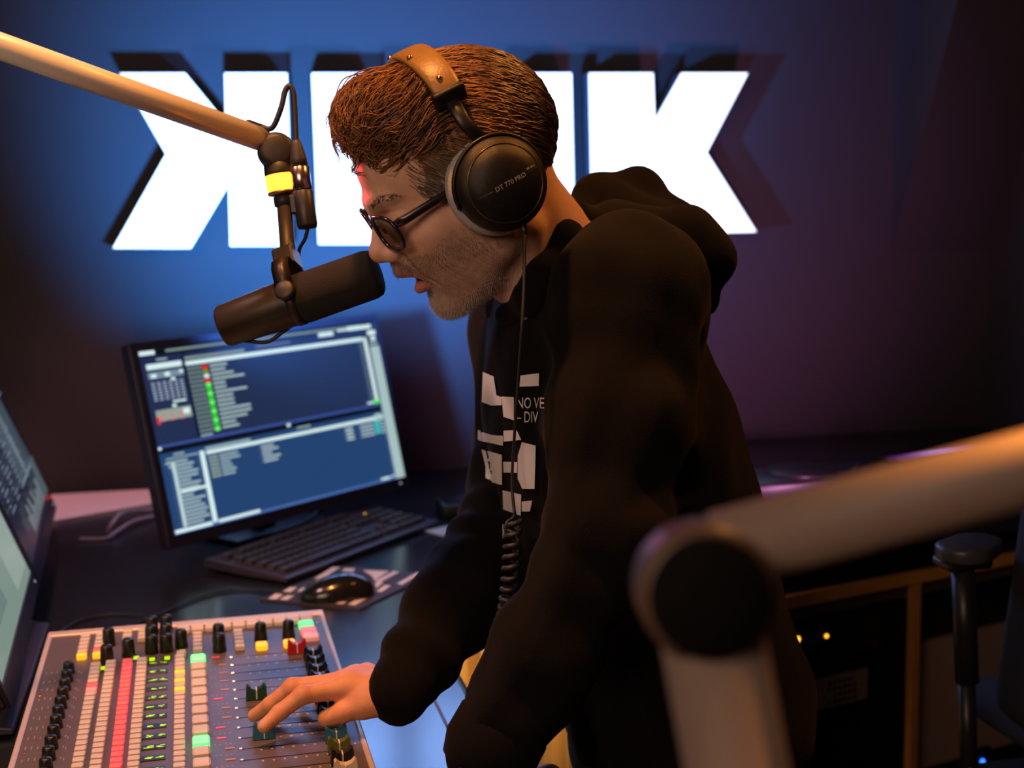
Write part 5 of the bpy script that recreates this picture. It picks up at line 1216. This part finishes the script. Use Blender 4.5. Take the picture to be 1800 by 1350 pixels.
for s in (-1, 1): MB().ell(h2w((0.1015, s * 0.0095, 0.0095)), (0.0025, 0.0018, 0.0045), (HF, HLT, HU), 8).build('nose_pad', M_frm, gl)

# ================================================================== headphones
hp = thing('headphones', "black studio headphones with olive headband on the man's head", 'headphones', h2w((-0.005, 0, 0.16)))
M_vel = mat('velour_pad', (0.46, 0.44, 0.43), 0.95, bump=0.5, bscale=900)
M_cup = mat('cup_plastic', (0.010, 0.008, 0.008), 0.40, spec=0.35, noise=0.2, nscale=300, bump=0.25, bscale=1400)
M_band = mat('headband_leather', (0.24, 0.135, 0.040), 0.42, noise=0.15, nscale=60, bump=0.2, bscale=300)
M_gold = mat('rivet_brass', (0.75, 0.52, 0.25), 0.25, metal=1.0)
CC = np.array([-0.010, 0, 0.014])
for s in (-1, 1):
    ax = unit(HLT * s + HU * 0.10 - HF * 0.04); o_ = h2w(CC + [0, s * 0.066, 0])
    MB().lathe(o_, ax, [(-0.006, 0.030), (-0.004, 0.042), (0.002, 0.0505), (0.012, 0.0535), (0.021, 0.0515), (0.024, 0.046)], 40).build('ear_pad', M_vel, hp)
    cup = MB().lathe(o_ + ax * 0.023, ax, [(0, 0.0460), (0.002, 0.0482), (0.010, 0.0490), (0.016, 0.0480), (0.0235, 0.0410), (0.0240, 0.0395), (0.0250, 0.0385), (0.0300, 0.0340), (0.0335, 0.0240), (0.0350, 0.012), (0.0352, 0.002)], 48).build('ear_cup', M_cup, hp)
    rim = []
    a1 = unit(HF - ax * (HF @ ax)); a2 = np.cross(ax, a1) * (1 if s > 0 else -1)
    for k in range(40): a = 2 * math.pi * k / 40; rim.append(o_ + ax * 0.0468 + (a1 * math.cos(a) + a2 * math.sin(a)) * 0.0400)
    MB().tube(rim, 0.0010, 6, closed=True).build('cup_ring', mat('ring_dark_gold', (0.16, 0.10, 0.045), 0.3, metal=0.8), hp)
    # raised nameplate bar and lettering across the cup
    if s > 0:
        tx = unit(-HF * 0.99 + HU * 0.02); tx = unit(tx - ax * (tx @ ax)); ty = np.cross(ax, tx)
        dome = lambda r: 0.023 + np.interp(r, [0.0, 0.012, 0.024, 0.034, 0.0385], [0.0352, 0.0350, 0.0335, 0.0300, 0.0250])
        def on_cup(a, b, e=0.0006): return o_ + tx * a + ty * b + ax * (dome(math.hypot(a, b)) + e)
        for a0, a1_ in ((-0.036, -0.019), (0.023, 0.035)):
            bar = MB()
            for i in range(6):
                u0, u1 = a0 + (a1_ - a0) * i / 6, a0 + (a1_ - a0) * (i + 1) / 6
                bar.quad(on_cup(u0, -0.0006), on_cup(u1, -0.0006), on_cup(u1, 0.0006), on_cup(u0, 0.0006))
            bar.build('accent_line', M_gold, cup, recalc=False)
        v_, f_ = text_mesh('DT 770 PRO', 0.0068); tb_ = MB(); tb_.add([on_cup(p[0] - 0.0165, p[1] - 0.0022, 0.0007) for p in v_], f_); tb_.build('lettering', mat('cup_print', (0.42, 0.38, 0.35), 0.5), cup, recalc=False)
        v_, f_ = text_mesh('80 ohm', 0.0035); tb_ = MB(); tb_.add([on_cup(p[0] + 0.0230, p[1] + 0.0022, 0.0007) for p in v_], f_); tb_.build('lettering', mat('cup_print'), cup, recalc=False)
    # fork and slider
    fk = []
    for k in range(17):
        a = math.radians(-95 + 190 * k / 16); fk.append(o_ + ax * 0.031 + (HU * math.cos(a) + HF * math.sin(a)) * 0.0505)
    MB().tube(fk, 0.0040, 6, flat=(ax, (0.5, 1.0))).build('fork', M_black2, hp)
    MB().tube([o_ + ax * 0.031 + HU * 0.049, h2w((-0.004, s * 0.0905, 0.088)), h2w((-0.003, s * 0.0835, 0.112))], [0.0075, 0.0075, 0.008], 8, flat=(HLT, (1.0, 0.35))).build('slider', M_black2, hp)
    MB().box(h2w((-0.003, s * 0.0815, 0.117)), (0.036, 0.010, 0.019), (HF, unit(HLT - HU * 0.35 * s), unit(HU + HLT * 0.35 * s)), bevel=0.003, seg=2).build('slider_block', M_cup, hp)
# padded band
bp_ = []
NBD = 26
for k in range(NBD + 1):
    a = math.radians(-84 + 168 * k / NBD); bp_.append(np.array([-0.004, 0.0825 * math.sin(a) if abs(math.degrees(a)) < 90 else 0, 0.112 + 0.052 * math.cos(a)]))
mbb = MB(); v = []; n_ = 12
for i, p_ in enumerate(bp_):
    tg = bp_[min(i + 1, NBD)] - bp_[max(i - 1, 0)]; nn = unit(np.array([0, tg[2], -tg[1]])); nn = nn if nn[2] * 1 > 0 or abs(p_[1]) > 0.07 else -nn
    if nn @ (p_ - np.array([-0.004, 0, 0.10])) < 0: nn = -nn
    wd = 0.0175 * (0.86 + 0.14 * math.sin(math.pi * i / NBD))
    for k in range(n_):
        a = 2 * math.pi * k / n_; cx, sx = math.cos(a), math.sin(a)
        v.append(h2w(p_ + np.array([1, 0, 0]) * wd * math.copysign(abs(cx) ** .6, cx) + nn * 0.0050 * math.copysign(abs(sx) ** .7, sx)))
f = [(i * n_ + k, i * n_ + (k + 1) % n_, (i + 1) * n_ + (k + 1) % n_, (i + 1) * n_ + k) for i in range(NBD) for k in range(n_)] + [tuple(range(n_))[::-1], tuple(NBD * n_ + k for k in range(n_))]
mbb.add(v, f, None, True); mbb.build('headband', M_band, hp)
for i in (3, 9, NBD - 9, NBD - 3):
    p_ = bp_[i]; nn = unit(p_ - np.array([-0.004, 0, 0.07])); MB().ell(h2w(p_ + nn * 0.005 + np.array([0.002 if i in (3, NBD - 3) else 0.011, 0, 0])), (0.0036, 0.0036, 0.0028), (HF, HLT, HU), 12).build('rivet', M_gold, hp)
# straight lead, then the coiled cord
c0_ = h2w(CC + [0.0, 0.092, -0.049])
MB().tube([c0_ + HU * 0.006, P(921, 398, 1.455), P(922, 412, 1.452)], [0.0040, 0.0035, 0.0026], 10).build('strain_relief', M_black, hp)
lead = bez([P(922, 408, 1.452), P(921, 500, 1.44), P(916, 600, 1.44), P(909, 700, 1.50), P(904, 770, 1.55), P(900, 850, 1.56), P(905, 905, 1.55)], 6)
MB().tube(lead, 0.0017, 8).build('lead', M_cable, hp)
def coil(path, rad, pitch, r):
    pts = bez(path, 14); L = [0]
    for i in range(1, len(pts)): L.append(L[-1] + np.linalg.norm(pts[i] - pts[i - 1]))
    out = []; N = int(L[-1] / pitch * 14)
    for k in range(N + 1):
        s = L[-1] * k / N; i = min(np.searchsorted(L, s), len(pts) - 1); i = max(i, 1); t = (s - L[i - 1]) / (L[i] - L[i - 1] + 1e-9)
        c = pts[i - 1] * (1 - t) + pts[i] * t; d = unit(pts[i] - pts[i - 1]); n1 = unit(np.cross(d, fwd)); n2 = np.cross(d, n1); a = 2 * math.pi * s / pitch
        out.append(c + (n1 * math.cos(a) + n2 * math.sin(a)) * rad)
    return out
cpth = [P(903, 915, 1.55), P(900, 960, 1.55), P(897, 1010, 1.55), P(892, 1060, 1.56), P(884, 1100, 1.58), P(876, 1120, 1.60), P(900, 1160, 1.62), P(960, 1250, 1.62)]
MB().tube(coil(cpth, 0.0078, 0.0118, 0.002), 0.0031, 6).build('coiled_cord', M_cable, hp)
MB().tube(bez([lead[-1], P(900, 912, 1.55), P(890, 920, 1.545), P(890, 935, 1.545), P(903, 940, 1.55)], 6), 0.0019, 8).build('lead_end', M_cable, hp)
